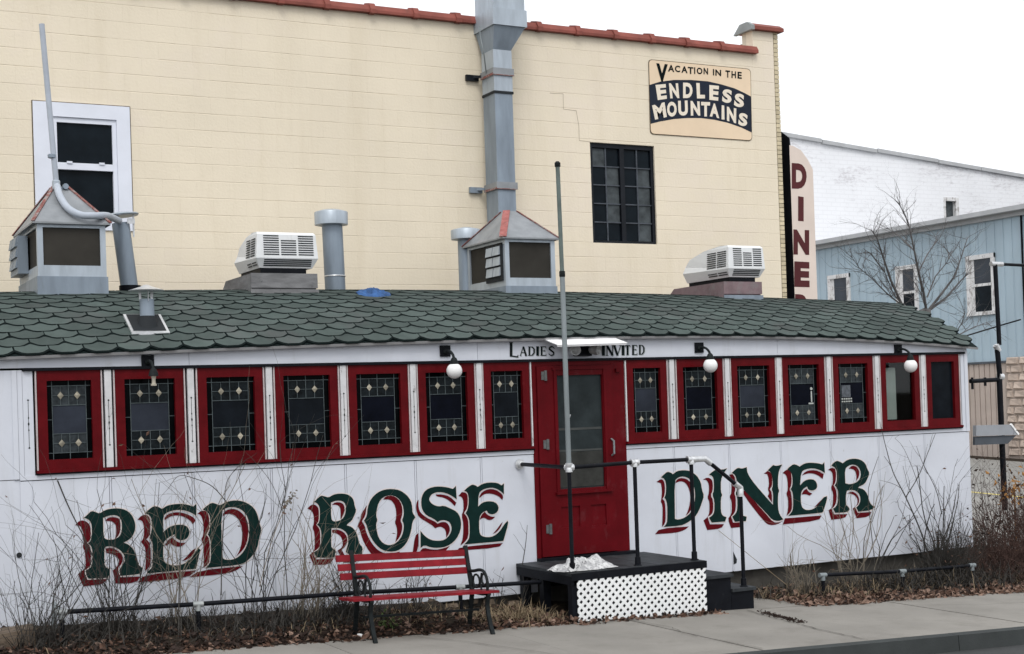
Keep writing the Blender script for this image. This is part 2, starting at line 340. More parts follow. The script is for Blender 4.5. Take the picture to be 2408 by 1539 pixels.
def crack(pts, w, seed):
    rr = random.Random(seed); b_ = MB(); P = [Vector((p[0], p[1], 0)) for p in pts]; Q = [P[0]]
    for a_, c_ in zip(P, P[1:]):
        for k in range(1, 9): Q.append(a_.lerp(c_, k / 8) + Vector((rr.gauss(0, .012), rr.gauss(0, .012), 0)))
    L_, R_ = [], []
    for k, q in enumerate(Q):
        d_ = (Q[min(k + 1, len(Q) - 1)] - Q[max(k - 1, 0)]).normalized(); n_ = Vector((-d_.y, d_.x, 0)) * w * rr.uniform(.5, 1.4)
        for li, sg_ in ((L_, 1), (R_, -1)): p_ = q + n_ * sg_; li.append((p_.x, p_.y, ground_z(p_.x) + .0105))
    n = len(Q); b_.add(L_ + R_, [(k, k + 1, n + k + 1, n + k) for k in range(n - 1)]); b_.build('crack', M['crackdark'], sw)
crack([(1.75, -1.3), (1.62, -2.0), (1.5, -2.8), (1.45, -3.46)], .006, 1)
crack([(.28, -1.28), (.36, -1.9), (.24, -2.5), (.32, -3.4)], .003, 2)
crack([(-2.05, -1.35), (-1.7, -2.0), (-1.4, -2.9)], .004, 3)
crack([(3.5, -1.7), (4.2, -2.1), (4.9, -2.2), (5.5, -2.6)], .003, 4)
# planting bed soil
def bed_z(x, y):
    k = min(1, max(0, (y + 1.3) / 1.3))
    return ground_z(x) - .012 + k * (.05 + (.10 if x < -1.2 else .0)) + .018 * noise.noise((x * 3, y * 3, 0)) * min(1, k * 3)
bd = MB(); nx, ny = 150, 18
bd.add([(-8 + 17 * i / nx, -1.32 + 1.5 * j / ny, bed_z(-8 + 17 * i / nx, -1.32 + 1.5 * j / ny) - (.05 if 1.45 < -8 + 17 * i / nx < 2.7 and j < 14 else 0)) for j in range(ny + 1) for i in range(nx + 1)],
       [(j * (nx + 1) + i, j * (nx + 1) + i + 1, (j + 1) * (nx + 1) + i + 1, (j + 1) * (nx + 1) + i) for j in range(ny) for i in range(nx)])
tag(bd.build('planting_bed', M['soil'], smooth=True), kind='structure')

# ================================================================ DINER CAR
diner = thing('diner_car', 'long white railcar diner with red framed stained glass windows and green shingle roof', 'diner', (0, 1.4, .1))
XL, XR = -9.6, 6.3
YE = -.085
_ep = [at(*p, y=YE) for p in ((20, 838), (350, 826), (650, 814), (1000, 802), (1280, 794), (1500, 789), (1700, 789), (1900, 794), (2100, 802), (2305, 817))]
_ex = [-9.8, -7] + [p.x for p in _ep]; _ez = [_ep[0].z - .14, _ep[0].z - .045] + [p.z for p in _ep]
_px = [-9.8, -7, -5.1, -3.3, -2.4, -.7, .85, 2.8, 4.8, 6.4]; _pz = [3.33, 3.405, 3.43, 3.462, 3.474, 3.505, 3.485, 3.447, 3.412, 3.365]
EP = np.polyfit(_ex, _ez, 4); PP_ = np.polyfit(_px, _pz, 4)
def eave(x): return float(np.polyval(EP, x))
def roofz(x, y):
    w = 1 - (abs(y - 1.4) / 1.5) ** 1.5
    e = eave(x); return e + (float(np.polyval(PP_, x)) - e) * w
# interior shell and lower structure
b = MB(); b.box(XL + .02, XR - .06, .62, .66, .2, 2.6); b.box(XL + .02, XR - .06, .07, .62, 1.55, 1.6); b.box(XL + .02, XR - .06, .07, .62, 2.62, 2.66)
b.build('interior_wall', M['dark_room'], diner)
b = MB(); b.box(XR - .05, XR, .03, 2.85, .15, 2.75); b.box(XL, XL + .05, .05, 2.85, .15, 2.75); b.box(XL, XR, 2.86, 2.9, .15, 2.8)
b.build('end_wall', M['white'], diner)
b = MB(); b.box(XL + .1, XR - .1, .1, .16, -.45, .2); b.box(XL + .1, XR - .1, .9, 1., -.45, .2)
fo = b.build('foundation', mat('dark_foundation', (.075, .07, .062), .9, var=.3, vs=5, bump=.6, bs=15), diner)
# rubble stones where the foundation shows under the bench
for i in range(26):
    sx = -3.2 + 3.0 * R.random(); sz = ground_z(sx) + .03 + R.random() * .11; w = R.uniform(.08, .2); h = R.uniform(.04, .08)
    MB().lathe((sx, .07, sz), [(.0, -h), (w * .4, -h * .8), (w * .5, 0), (w * .4, h * .8), (0, h)], 7).build('foundation_stone', M['found'], fo)

WIN = [(-5.084, -4.521), (-4.389, -3.753), (-3.617, -2.978), (-2.854, -2.207), (-2.094, -1.448), (-1.334, -.694), (-.584, -.040),
       (1.182, 1.712), (1.850, 2.484), (2.604, 3.235), (3.341, 3.973), (4.104, 4.729), (4.851, 5.481), (5.595, 6.147)]
# lower wall panels, one under each window, with seam strips
seams = [-5.24, -4.455, -3.685, -2.916, -2.15, -1.39, -.64, -.012]
seamsR = [1.150, 1.782, 2.545, 3.288, 4.038, 4.79, 5.538, XR]
b_lo = .168
for S_ in (seams, seamsR):
    for i in range(7):
        a, c = S_[i], S_[i + 1]; j = R.uniform(-.0015, .0015)
        MB().box(a + (.013 if i else .002), c - (.013 if i < 6 else .002), j, .04, b_lo + R.uniform(0, .004), 1.632).build('wall_panel', M['white'], diner)
        if i: MB().box(a - .008, a + .008, -.001, .03, b_lo + .01, 1.63).build('seam_strip', M['white'], diner)
MB().box(XL, -5.244, .004, .05, .168, 1.645).build('wall_panel', M['white'], diner)
MB().box(XL, -5.30, .0, .05, 1.652, 2.63).build('wall_panel', M['white'], diner)
b = MB(); b.box(-5.30, -5.255, -.012, .05, 1.652, 2.63); b.box(-5.252, -5.21, -.006, .05, 1.652, 2.63); b.box(-5.207, -5.118, -.002, .05, 1.652, 2.62)
b.build('corner_board', M['white'], diner)
b = MB(); b.box(-5.25, -5.15, -.006, 0, .17, 1.63); b.build('corner_board', M['white'], diner)
b = MB(); b.box(6.19, 6.245, -.004, .05, 1.64, 2.62); b.box(6.248, 6.302, -.012, .05, 1.64, 2.66); b.build('corner_board', M['white'], diner)
MB().box(-5.25, -.012, -.008, .04, 1.640, 1.681).build('belt_board', M['white'], diner)
MB().box(1.150, 6.30, -.008, .04, 1.640, 1.681).build('belt_board', M['white'], diner)
# sill and head trim
for a, c in ((-5.105, -.012), (1.150, 6.165)):
    MB().box(a, c, -.045, .03, 1.697, 1.722).build('window_sill', M['red'], diner)
    MB().box(a - .005, c + .005, -.03, .03, 1.682, 1.697).build('sill_drip', M['black'], diner)
MB().box(-5.20, 6.245, -.035, .03, 2.622, 2.648).build('head_trim', M['black'], diner)
# letterboard in four lengths following the bowed eave
lb = [-9.6, -6.8, -3.69, -.64, 1.2, 3.29, 6.302]
for i in range(6):
    b = MB(); n = 8; a, c = lb[i] + .002, lb[i + 1] - .002
    xs_ = [a + (c - a) * k / n for k in range(n + 1)]
    poly = [(q, 2.650) for q in xs_] + [(q, eave(q) + .05) for q in reversed(xs_)]
    b.prism(poly, -.004, .05).build('letterboard', M['white'], diner)
# window posts between the sashes
def scroll(mb, xc, z0, z1, y):
    zc = (z0 + z1) / 2
    mb.sheet([[(xc - .0022, z0), (xc + .0022, z0), (xc + .0022, z1), (xc - .0022, z1)]], y)
    for dz, w, h in ((0, .008, .024), (.055, .006, .018), (-.055, .006, .018), (z1 - zc, .010, .010), (z0 - zc, .010, .010)):
        mb.sheet([[(xc - w, zc + dz), (xc, zc + dz - h), (xc + w, zc + dz), (xc, zc + dz + h)]], y - .0005)
for i in range(13):
    if i == 6: continue
    a, c = WIN[i][1], WIN[i + 1][0]; xc = (a + c) / 2
    MB().box(a + .002, c - .002, .012, .05, 1.722, 2.622).build('post_backing', M['black'], diner)
    p = MB().box(xc - .031, xc + .031, -.022, .02, 1.724, 2.620).build('window_post', M['white_trim'], diner)
    q = MB(); scroll(q, xc, 1.93 + R.uniform(-.02, .02), 2.34, -.0235); q.build('painted_scroll', M['black_letter'], p)
q = MB(); scroll(q, -5.162, 1.93, 2.36, -.0035); q.build('painted_scroll', M['black_letter'], diner)
for a, c in ((-.040, -.012), (1.150, 1.182)):
    xc = (a + c) / 2
    MB().box(a, c, .012, .05, 1.722, 2.622).build('post_backing', M['black'], diner)
    MB().box(xc - .004 if a < 0 else xc - .006, xc + .010, -.018, .02, 1.724, 2.62).build('window_post', M['white_trim'], diner)

CENT = [0, 0, 1, 1, 2, 2, 1, 0, 2, 0, 2, 2]
def lead(mb, x0, z0, x1, z1, w, y):
    if abs(x1 - x0) < 1e-6: mb.box(x0 - w / 2, x0 + w / 2, y, y + .006, z0, z1)
    else: mb.box(x0, x1, y - .001, y + .0055, z0 - w / 2, z0 + w / 2)
for i, (x0, x1) in enumerate(WIN):
    gx0, gx1, gz0, gz1 = x0 + .086, x1 - .082, 1.808, 2.530
    b = MB()
    b.box(x0, gx0, -.012, .05, 1.722, 2.621); b.box(gx1, x1, -.012, .05, 1.722, 2.621)
    b.box(gx0, gx1, -.0125, .05, 1.722, gz0); b.box(gx0, gx1, -.0125, .05, gz1, 2.621)
    b.box(gx0, gx1, -.005, .02, gz0, gz0 + .008)
    w = b.build('casement_window', M['red'], diner)
    if i == 12: w['label'] = 'plain clear window under the last globe lamp with a pale board behind it'
    if i == 13: w['label'] = 'plain dark window nearest the right end of the diner'
    for s_ in (x0 - .016, x1 + .004):
        if i == 6 and s_ > x1 or i == 7 and s_ < x0: continue
        MB().box(s_, s_ + .012, -.017, .02, 1.724, 2.620).build('window_casing', M['pink_casing'], w)
    if i >= 12:
        MB().box(gx0 - .01, gx1 + .01, .028, .033, gz0 - .01, gz1 + .01).build('glass_pane', M['clear'] if i == 12 else M['glass_c1'], w)
        continue
    G = lambda u: gx0 + (gx1 - gx0) * u
    H = lambda v: gz1 + (gz0 - gz1) * v
    us = (.125, .5, .885); vs_ = (.066, .31, .67, .91); y = .03
    def pane(u0, u1, v0, v1, m_): MB().box(G(u0), G(u1), y + .002 + R.uniform(0, .002), y + .008, H(v1), H(v0)).build('glass_pane', m_, w)
    B_, D_ = M['glass_border'], M['glass_band_lt' if i >= 10 or i == 0 else 'glass_band']
    pane(0, .5, 0, vs_[0], B_); pane(.5, 1, 0, vs_[0], B_); pane(0, .5, vs_[3], 1, B_); pane(.5, 1, vs_[3], 1, B_)
    pane(0, us[0], vs_[0], .49, B_); pane(0, us[0], .49, vs_[3], B_); pane(us[2], 1, vs_[0], .49, B_); pane(us[2], 1, .49, vs_[3], B_)
    for v0, v1 in ((vs_[0], vs_[1]), (vs_[2], vs_[3])):
        pane(us[0], .5, v0, v1, D_); pane(.5, us[2], v0, v1, D_)
    pane(us[0], us[2], vs_[1], vs_[2], M['glass_c%d' % CENT[i]])
    L_ = MB(); wd = .0055
    for u in (us[0], us[2]): lead(L_, G(u), gz0, G(u), gz1, wd, y - .004)
    for v in vs_: lead(L_, G(0) if v in (vs_[0], vs_[3]) else G(us[0]), H(v), G(1) if v in (vs_[0], vs_[3]) else G(us[2]), H(v), wd, y - .004)
    for v0, v1 in ((0, vs_[1]), (vs_[2], 1)): lead(L_, G(.5), H(v1), G(.5), H(v0), wd, y - .004)
    for a, c in ((0, us[0]), (us[2], 1)): lead(L_, G(a), H(.49), G(c), H(.49), wd, y - .004)
    for v0, v1 in ((vs_[0], vs_[1]), (vs_[2], vs_[3])):
        lead(L_, G(us[0]), H((v0 + v1) / 2), G(us[2]), H((v0 + v1) / 2), wd * .8, y - .003)
        for u in (.315, .69): lead(L_, G(u), H(v1), G(u), H(v0), wd * .8, y - .003)
    L_.build('lead_came', M['came'], w)
    for v0, v1 in ((vs_[0], vs_[1]), (vs_[2], vs_[3])):
        for u in (.315, .69):
            cx, cz, dx, dz = G(u), H((v0 + v1) / 2), .029, .036
            q = MB(); q.add([(cx - dx, y - .006, cz), (cx, y - .006, cz - dz), (cx + dx, y - .006, cz), (cx, y - .006, cz + dz), (cx, y - .013, cz)], [(0, 1, 4), (1, 2, 4), (2, 3, 4), (3, 0, 4)])
            q.build('diamond_pane', M['diamond'], w)
    if i == 10:
        q = MB(); q.lathe((G(.80), y - .004, H(.40)), [(.018, 0), (.018, .003)], 10, (0, 1, 0)); q.box(G(.78), G(.82), y - .003, y, H(.62), H(.44)); q.box(G(.70), G(.86), y - .003, y, H(.655), H(.63))
        q.build('window_ornament', M['panel_in'], w)
    if i == 11:
        q = MB(); q.box(G(.16), G(.46), y - .003, y, H(.56), H(.36)); q.build('window_notice', mat('grey_notice', (.09, .10, .115), .5, var=.4, vs=30), w)
        q = MB()
        for k in range(2):
            for j in range(5): q.box(G(.15 + j * .075), G(.20 + j * .075), y - .004, y, H(.60 + k * .045), H(.575 + k * .045))
        q.build('window_beading', M['panel_in'], w)
# pale board standing inside behind the clear window
b = MB(); b.box(4.935, 5.155, .06, .075, 1.83, 2.47); b.build('interior_board', M['panel_in'], diner)
b = MB(); b.lathe((4.985, .10, 2.455), [(.04, 0), (.04, .02)], 14, (0, 1, 0)); b.build('window_sticker', M['slot'], diner)

# door bay
D_ = MB(); D_.box(-.012, .040, -.012, .05, .50, 2.621); D_.box(.985, 1.150, -.012, .05, .50, 2.621); D_.box(.040, .985, -.010, .05, 2.575, 2.621)
D_.build('door_frame', M['door_red'], diner)
dx0, dx1, dz0, dz1 = .044, .981, .535, 2.572
gx0, gx1, gz0, gz1 = .288, .853, 1.245, 2.470
b = MB(); b.box(dx0, gx0, -.03, .02, dz0, dz1); b.box(gx1, dx1, -.03, .02, dz0, dz1); b.box(gx0, gx1, -.03, .02, gz1, dz1); b.box(gx0, gx1, -.03, .02, 1.055, gz0)
b.box(gx0, gx1, -.03, .02, dz0, .83); b.box(.52, .66, -.03, .02, .83, 1.055); b.box(gx0, .52, -.014, .02, .83, 1.055); b.box(.66, gx1, -.014, .02, .83, 1.055)
door = b.build('door', M['door_red'], diner)
b = MB()
for a in ((gx0 - .045, gx0 - .012, 1.2, 2.53), (gx1 + .012, gx1 + .045, 1.2, 2.53)): b.box(a[0], a[1], -.042, -.03, a[2], a[3])
b.box(gx0 - .06, gx1 + .06, -.045, -.03, 2.53, 2.552); b.box(gx0 - .06, gx1 + .08, -.062, -.03, 1.19, 1.215)
b.build('glazing_bead', M['door_red'], door)
MB().box(gx0, gx1, .0, .006, gz0, gz1).build('door_glass', mat('dusty_door_glass', (.024, .031, .033), .25, var=.4, vs=3.5, spec=.08, stain=((.08, .085, .08), .6, .75, 4, (1, 1, .5), .35)), door)
b = MB(); b.box(gx0 + .01, gx1 - .01, -.004, -.001, 1.875, 1.90); b.box(gx0 + .01, gx1 - .01, -.004, -.001, 1.645, 1.665)
b.build('door_glass_bar', mat('dim_grey_bar', (.06, .065, .063), .6, var=.3), door)
b = MB(); b.box(gx0 + .01, gx1 - .01, -.002, -.0002, 1.26, 1.64); b.build('door_screen', mat('dusty_screen', (.042, .043, .040), .7, var=.5, vs=3, spec=.05), door)
for hz in (2.47, 1.735, .83):
    b = MB(); b.tube([(.145, -.038, hz - .055), (.145, -.038, hz + .055)], .017, 8); b.box(.095, .14, -.037, -.03, hz - .045, hz + .045)
    b.build('hinge', M['hinge'], door)
b = MB(); b.tube([(.945, -.035, 1.58), (.945, -.085, 1.60), (.945, -.085, 1.74), (.945, -.035, 1.76)], .011, 6); b.build('door_handle', M['greypipe'], door)
b = MB(); b.box(1.035, 1.09, -.04, -.01, 2.49, 2.53); b.build('door_buzzer', M['red'], diner)
b = MB(); b.box(-.012, 1.20, -.10, .03, .49, .525); b.build('threshold', M['black'], diner)

MB().lathe(at(45, 1306, y=-.002), [(.024, 0), (.024, -.003)], 14, (0, 1, 0)).build('wall_hole', M['slot'], diner)
_n = [at(*p, y=-.003) for p in ((1724, 1297), (1733, 1316), (1732, 1325), (1725, 1328))]
MB().sheet([[(p.x, p.z) for p in _n]], -.0035).build('wall_gash', M['slot'], diner)
# ---- lettering, flat paint on the wall sheets
def tr(x0, y0, sc, y):
    return lambda p: (lambda w: (w.x, w.z))(at((x0 + p[0] / sc) * .76323, (y0 + p[1] / sc) * .76323, y=y))
TA, TB, TC = tr(200, 1480, 3.44, -.005), tr(900, 1440, 3.2107, -.005), tr(1950, 1380, 3.01, -.005)
LET = [
 ('R', TA, [[(200,400),(240,365),(280,325),(320,335),(365,355),(420,320),(480,302),(560,297),(640,312),(700,355),(735,420),(750,490),(735,560),(705,610),(660,645),(620,660),(680,685),(725,730),(745,790),(765,860),(790,910),(825,930),(805,985),(765,1000),(590,1015),(575,960),(600,910),(635,860),(635,810),(600,755),(550,720),(490,700),(430,705),(418,730),(418,880),(430,920),(475,945),(470,1000),(455,1035),(250,1045),(225,1000),(222,955),(270,930),(290,890),(292,760),(280,700),(245,670),(270,645),(285,590),(285,480),(265,430),(230,408)],
   [(405,400),(470,375),(540,370),(590,400),(605,470),(600,550),(575,600),(520,630),(440,632),(408,600)]],
  [[(108,480),(150,430),(200,425),(245,450),(270,490),(275,590),(262,640),(235,665),(265,695),(275,760),(275,890),(245,935),(210,955),(215,1005),(240,1058),(450,1048),(400,1105),(270,1115),(195,1128),(140,1000),(180,960),(212,940),(220,880),(215,760),(185,705),(205,650),(195,560),(175,500),(150,480)],
   [(425,430),(460,395),(530,390),(580,410),(590,470),(585,550),(560,600),(530,625),(545,560),(540,470),(500,435)],
   [(430,725),(490,715),(550,740),(600,780),(620,830),(600,890),(560,930),(575,1000),(590,1030),(800,1020),(755,1088),(540,1095),(505,960),(540,930),(575,880),(570,830),(530,790),(440,770)]]),
 ('E', TA, [[(850,350),(890,310),(940,275),(985,280),(1030,305),(1080,270),(1150,255),(1230,250),(1310,262),(1360,280),(1392,250),(1392,380),(1340,345),(1270,320),(1200,315),(1130,325),(1070,350),(1040,385),(1040,555),(1090,505),(1160,475),(1240,470),(1300,490),(1320,540),(1315,590),(1280,630),(1220,640),(1175,615),(1160,575),(1110,600),(1060,640),(1042,680),(1042,850),(1080,890),(1150,905),(1230,900),(1310,860),(1370,790),(1410,712),(1438,740),(1420,800),(1390,940),(870,990),(895,950),(920,930),(930,880),(930,700),(920,640),(895,612),(915,580),(920,500),(920,420),(900,375)]],
  [[(768,420),(810,375),(860,365),(895,390),(905,430),(905,560),(885,605),(860,628),(890,650),(908,700),(912,870),(890,930),(850,962),(858,880),(852,720),(835,690),(805,655),(830,620),(840,560),(835,470),(815,425)],
   [(840,1002),(1390,958),(1300,1035),(770,1085)],
   [(1055,400),(1090,360),(1160,340),(1230,340),(1310,365),(1370,400),(1385,430),(1355,465),(1320,420),(1260,385),(1190,370),(1110,385),(1060,425)],
   [(1065,700),(1075,655),(1110,620),(1145,605),(1170,640),(1220,665),(1285,660),(1250,695),(1200,708),(1150,695),(1115,665),(1085,690)],
   [(1240,860),(1300,800),(1340,750),(1385,722),(1360,790),(1300,840)]]),
 ('D', TA, [[(1460,310),(1500,275),(1555,237),(1600,250),(1640,268),(1700,235),(1770,215),(1850,215),(1930,240),(2000,290),(2040,360),(2060,450),(2085,525),(2060,610),(2040,720),(1990,800),(1920,870),(1840,900),(1490,932),(1520,900),(1545,860),(1548,680),(1535,610),(1512,575),(1530,540),(1540,480),(1540,400),(1520,345)],
   [(1655,330),(1720,290),(1790,285),(1860,305),(1920,360),(1950,440),(1955,560),(1940,660),(1900,750),(1840,815),(1770,845),(1700,845),(1665,820)]],
  [[(1405,355),(1440,325),(1490,325),(1520,355),(1530,410),(1530,500),(1515,555),(1490,575),(1520,600),(1535,650),(1535,860),(1510,900),(1465,930),(1472,880),(1470,690),(1450,640),(1445,620),(1465,590),(1470,500),(1460,420),(1440,370)],
   [(1430,955),(1890,910),(1800,965),(1680,995),(1320,1030)],
   [(1670,385),(1680,340),(1740,305),(1810,305),(1870,340),(1920,400),(1945,480),(1945,560),(1930,660),(1890,740),(1810,815),(1850,750),(1875,660),(1880,540),(1865,460),(1820,385),(1760,355),(1700,360)]]),
 ('R', TB, [[(215,345),(250,310),(285,280),(320,288),(360,300),(410,270),(470,260),(540,265),(590,295),(610,330),(620,390),(635,430),(610,490),(590,530),(550,560),(540,575),(590,590),(630,635),(650,690),(665,760),(700,795),(690,860),(560,862),(530,840),(540,800),(555,750),(555,700),(540,650),(490,610),(430,600),(390,605),(385,780),(400,805),(430,820),(420,895),(240,895),(215,840),(262,815),(285,770),(290,640),(270,590),(245,570),(270,540),(275,450),(270,390),(245,355)],
   [(385,350),(440,330),(500,335),(530,370),(530,440),(510,500),(470,530),(410,540),(385,510)]],
  [[(150,410),(190,370),(230,370),(260,400),(265,450),(265,530),(240,570),(265,600),(278,640),(280,770),(250,815),(210,835),(215,880),(235,912),(410,905),(375,960),(215,970),(170,870),(205,840),(225,800),(222,650),(200,600),(215,560),(215,480),(195,430)],
   [(390,375),(430,345),(490,350),(518,380),(520,440),(500,490),(478,515),(480,450),(475,395),(440,370)],
   [(395,620),(450,615),(510,640),(545,690),(545,750),(515,800),(490,815),(525,880),(660,880),(630,940),(510,945),(450,825),(500,790),(500,730),(480,680),(430,650),(397,650)]]),
 ('O', TB, [[(985,215),(1060,225),(1130,270),(1175,330),(1190,400),(1190,450),(1220,495),(1190,540),(1180,620),(1150,720),(1100,790),(1040,830),(960,838),(890,820),(830,770),(780,700),(745,610),(735,570),(710,530),(740,480),(745,400),(780,310),(850,245),(920,220)],
   [(970,275),(1040,295),(1090,360),(1105,440),(1100,490),(1085,525),(1105,560),(1100,640),(1070,710),(1020,755),(960,775),(900,755),(855,700),(835,620),(830,560),(845,525),(832,490),(835,430),(855,350),(900,295)]],
  [[(742,375),(732,420),(725,480),(690,535),(720,580),(732,640),(768,720),(825,800),(885,842),(960,858),(1070,835),(1030,872),(800,880),(740,800),(690,700),(670,620),(645,580),(675,520),(690,450)],
   [(900,320),(930,285),(990,280),(1050,310),(1085,370),(1092,440),(1085,490),(1070,530),(1092,570),(1085,640),(1060,700),(1020,745),(1040,660),(1035,590),(1015,550),(1030,500),(1030,430),(1010,360),(970,320)]]),
 ('S', TB, [[(1620,185),(1628,320),(1590,290),(1520,255),(1450,245),(1390,260),(1360,295),(1355,330),(1390,370),(1450,390),(1500,380),(1560,405),(1630,440),(1665,500),(1675,580),(1650,670),(1600,740),(1530,785),(1450,800),(1370,795),(1310,770),(1270,800),(1270,630),(1310,680),(1370,720),(1440,730),(1510,720),(1560,670),(1580,610),(1565,550),(1520,525),(1470,525),(1440,545),(1400,510),(1330,480),(1290,430),(1275,370),(1280,290),(1320,225),(1390,195),(1460,190),(1540,200),(1590,215)]],
  [[(1250,320),(1250,400),(1270,450),(1330,500),(1400,530),(1440,560),(1480,540),(1530,545),(1560,590),(1560,640),(1525,700),(1520,620),(1480,590),(1450,590),(1415,605),(1380,570),(1310,530),(1250,490),(1225,420),(1230,350)],
   [(1420,270),(1490,268),(1560,290),(1625,350),(1610,385),(1560,335),(1500,300),(1430,290)],
   [(1250,650),(1250,820),(1190,862),(1215,680)],
   [(1300,795),(1380,815),(1460,815),(1560,780),(1500,850),(1400,885),(1330,880),(1265,830)]]),
 ('E', TB, [[(1700,235),(1735,200),(1780,170),(1815,180),(1835,195),(1880,165),(1950,150),(2030,155),(2070,180),(2095,160),(2095,270),(2060,235),(2000,205),(1940,205),(1880,225),(1845,260),(1840,390),(1880,350),(1940,335),(2010,345),(2045,390),(2035,440),(1990,470),(1940,460),(1925,430),(1880,450),(1850,500),(1850,640),(1870,680),(1930,695),(1990,685),(2050,640),(2095,570),(2130,530),(2140,555),(2090,730),(2050,735),(1700,765),(1735,730),(1755,690),(1755,540),(1740,490),(1715,455),(1735,420),(1745,360),(1745,290),(1730,245)]],
  [[(1645,285),(1680,245),(1725,255),(1740,290),(1735,400),(1700,455),(1735,500),(1745,550),(1745,690),(1710,740),(1665,775),(1690,700),(1695,560),(1675,480),(1695,430),(1695,340),(1680,295)],
   [(1660,790),(2085,750),(2045,795),(1630,828)],
   [(1850,290),(1880,245),(1940,215),(2010,220),(2070,260),(2090,290),(2080,325),(2040,285),(1970,260),(1900,265),(1855,305)],
   [(1855,525),(1870,475),(1905,440),(1930,470),(1970,490),(2010,490),(1980,520),(1940,525),(1905,500),(1875,505)],
   [(1985,660),(2030,610),(2060,565),(2085,540),(2060,600),(2020,645)]]),
 ('D', TC, [[(260,275),(290,245),(320,222),(350,230),(370,245),(410,215),(470,208),(530,215),(590,255),(630,320),(640,390),(660,445),(640,510),(610,590),(570,650),(500,700),(440,725),(285,735),(315,700),(318,640),(318,530),(305,480),(290,465),(305,430),(308,350),(295,290)],
   [(385,310),(420,275),(470,265),(530,290),(565,350),(578,430),(570,520),(540,600),(480,650),(420,668),(390,660)]],
  [[(220,318),(255,290),(285,300),(298,350),(295,440),(275,475),(300,500),(305,640),(300,700),(270,735),(275,640),(275,530),(258,500),(265,470),(270,400),(260,330)],
   [(250,750),(520,730),(480,765),(400,790),(205,803)],
   [(392,330),(410,290),(460,278),(520,300),(555,360),(568,430),(560,520),(535,590),(490,635),(520,560),(535,470),(525,390),(490,325),(440,308)]]),
 ('I', TC, [[(705,250),(740,220),(780,195),(830,205),(875,190),(840,240),(815,300),(815,410),(830,440),(815,465),(815,590),(830,630),(868,645),(855,685),(730,695),(705,650),(740,625),(755,590),(755,490),(735,435),(750,400),(750,310),(740,265)]],
  [[(650,295),(690,275),(730,290),(742,330),(740,400),(720,440),(745,490),(745,590),(725,625),(692,640),(715,710),(845,708),(820,750),(690,765),(655,675),(695,640),(710,600),(710,500),(690,465),(705,420),(705,340),(685,300)]]),
 ('N', TC, [[(915,235),(945,205),(975,185),(1010,195),(1055,180),(1062,240),(1130,340),(1298,530),(1300,420),(1285,385),(1298,350),(1290,260),(1275,225),(1250,210),(1275,185),(1300,160),(1330,170),(1385,155),(1355,210),(1345,280),(1345,370),(1358,400),(1345,430),(1345,560),(1360,620),(1395,665),(1350,682),(1290,670),(1240,610),(1015,380),(1012,590),(1020,630),(1055,640),(1048,682),(945,688),(920,640),(955,610),(968,570),(968,460),(950,425),(965,395),(962,300),(945,250)]],
  [[(895,250),(925,245),(950,280),(952,390),(940,425),(955,460),(955,570),(940,610),(910,640),(930,695),(1010,690),(1010,735),(910,745),(880,660),(905,630),(918,590),(915,490),(895,455),(915,420),(915,300)],
   [(1025,395),(1050,410),(1240,620),(1300,690),(1345,695),(1390,680),(1340,712),(1270,720),(1220,690),(1025,440)],
   [(1215,240),(1250,215),(1285,235),(1292,290),(1292,350),(1270,385),(1290,420),(1290,510),(1250,450),(1265,420),(1250,385),(1262,350),(1258,280),(1245,245)]]),
 ('E', TC, [[(1430,200),(1455,175),(1490,152),(1520,160),(1545,175),(1590,145),(1650,138),(1720,145),(1755,155),(1775,135),(1780,235),(1730,205),(1670,190),(1600,200),(1560,225),(1550,350),(1590,305),(1640,290),(1690,300),(1712,350),(1700,385),(1665,400),(1625,390),(1615,360),(1575,385),(1555,430),(1560,540),(1590,575),(1640,580),(1690,560),(1735,510),(1765,460),(1800,450),(1800,480),(1765,595),(1750,605),(1440,632),(1470,600),(1485,560),(1485,450),(1475,400),(1460,385),(1478,355),(1480,290),(1470,230)]],
  [[(1390,235),(1420,205),(1455,205),(1472,250),(1470,350),(1450,385),(1470,420),(1478,560),(1460,600),(1425,632),(1440,570),(1440,470),(1422,430),(1438,390),(1435,300),(1420,250)],
   [(1410,655),(1750,628),(1725,675),(1390,712)],
   [(1565,260),(1600,220),(1660,205),(1720,215),(1770,245),(1760,290),(1710,250),(1650,235),(1595,245)],
   [(1565,435),(1580,400),(1610,380),(1630,410),(1665,425),(1640,445),(1605,430)],
   [(1680,555),(1725,505),(1770,465),(1745,520)]]),
 ('R', TC, [[(1840,165),(1860,140),(1890,120),(1920,130),(1945,145),(1990,110),(2050,100),(2110,110),(2155,145),(2175,200),(2195,235),(2175,290),(2150,335),(2100,360),(2085,370),(2140,385),(2175,430),(2190,490),(2210,530),(2238,545),(2215,580),(2090,595),(2070,555),(2095,530),(2110,490),(2105,440),(2070,400),(2020,390),(1985,400),(1975,440),(1975,530),(2000,550),(2010,570),(1990,600),(1875,605),(1855,565),(1885,545),(1900,500),(1900,400),(1885,365),(1870,350),(1890,320),(1892,240),(1880,190)],
   [(1965,200),(2000,165),(2050,155),(2095,180),(2115,235),(2105,290),(2070,325),(2010,340),(1970,330)]],
  [[(1810,205),(1840,185),(1875,195),(1885,240),(1880,320),(1860,350),(1880,380),(1890,430),(1888,500),(1870,545),(1840,565),(1865,618),(1990,615),(1965,655),(1840,668),(1815,580),(1850,555),(1855,500),(1858,420),(1835,375),(1855,330),(1855,250),(1840,215)],
   [(2000,195),(2030,165),(2075,175),(2102,220),(2098,270),(2070,310),(2075,250),(2055,205),(2020,195)],
   [(1985,425),(2030,402),(2075,425),(2100,470),(2095,520),(2060,550),(2085,605),(2215,595),(2190,640),(2075,655),(2040,565),(2080,530),(2085,480),(2060,440),(2010,425)]]),
]
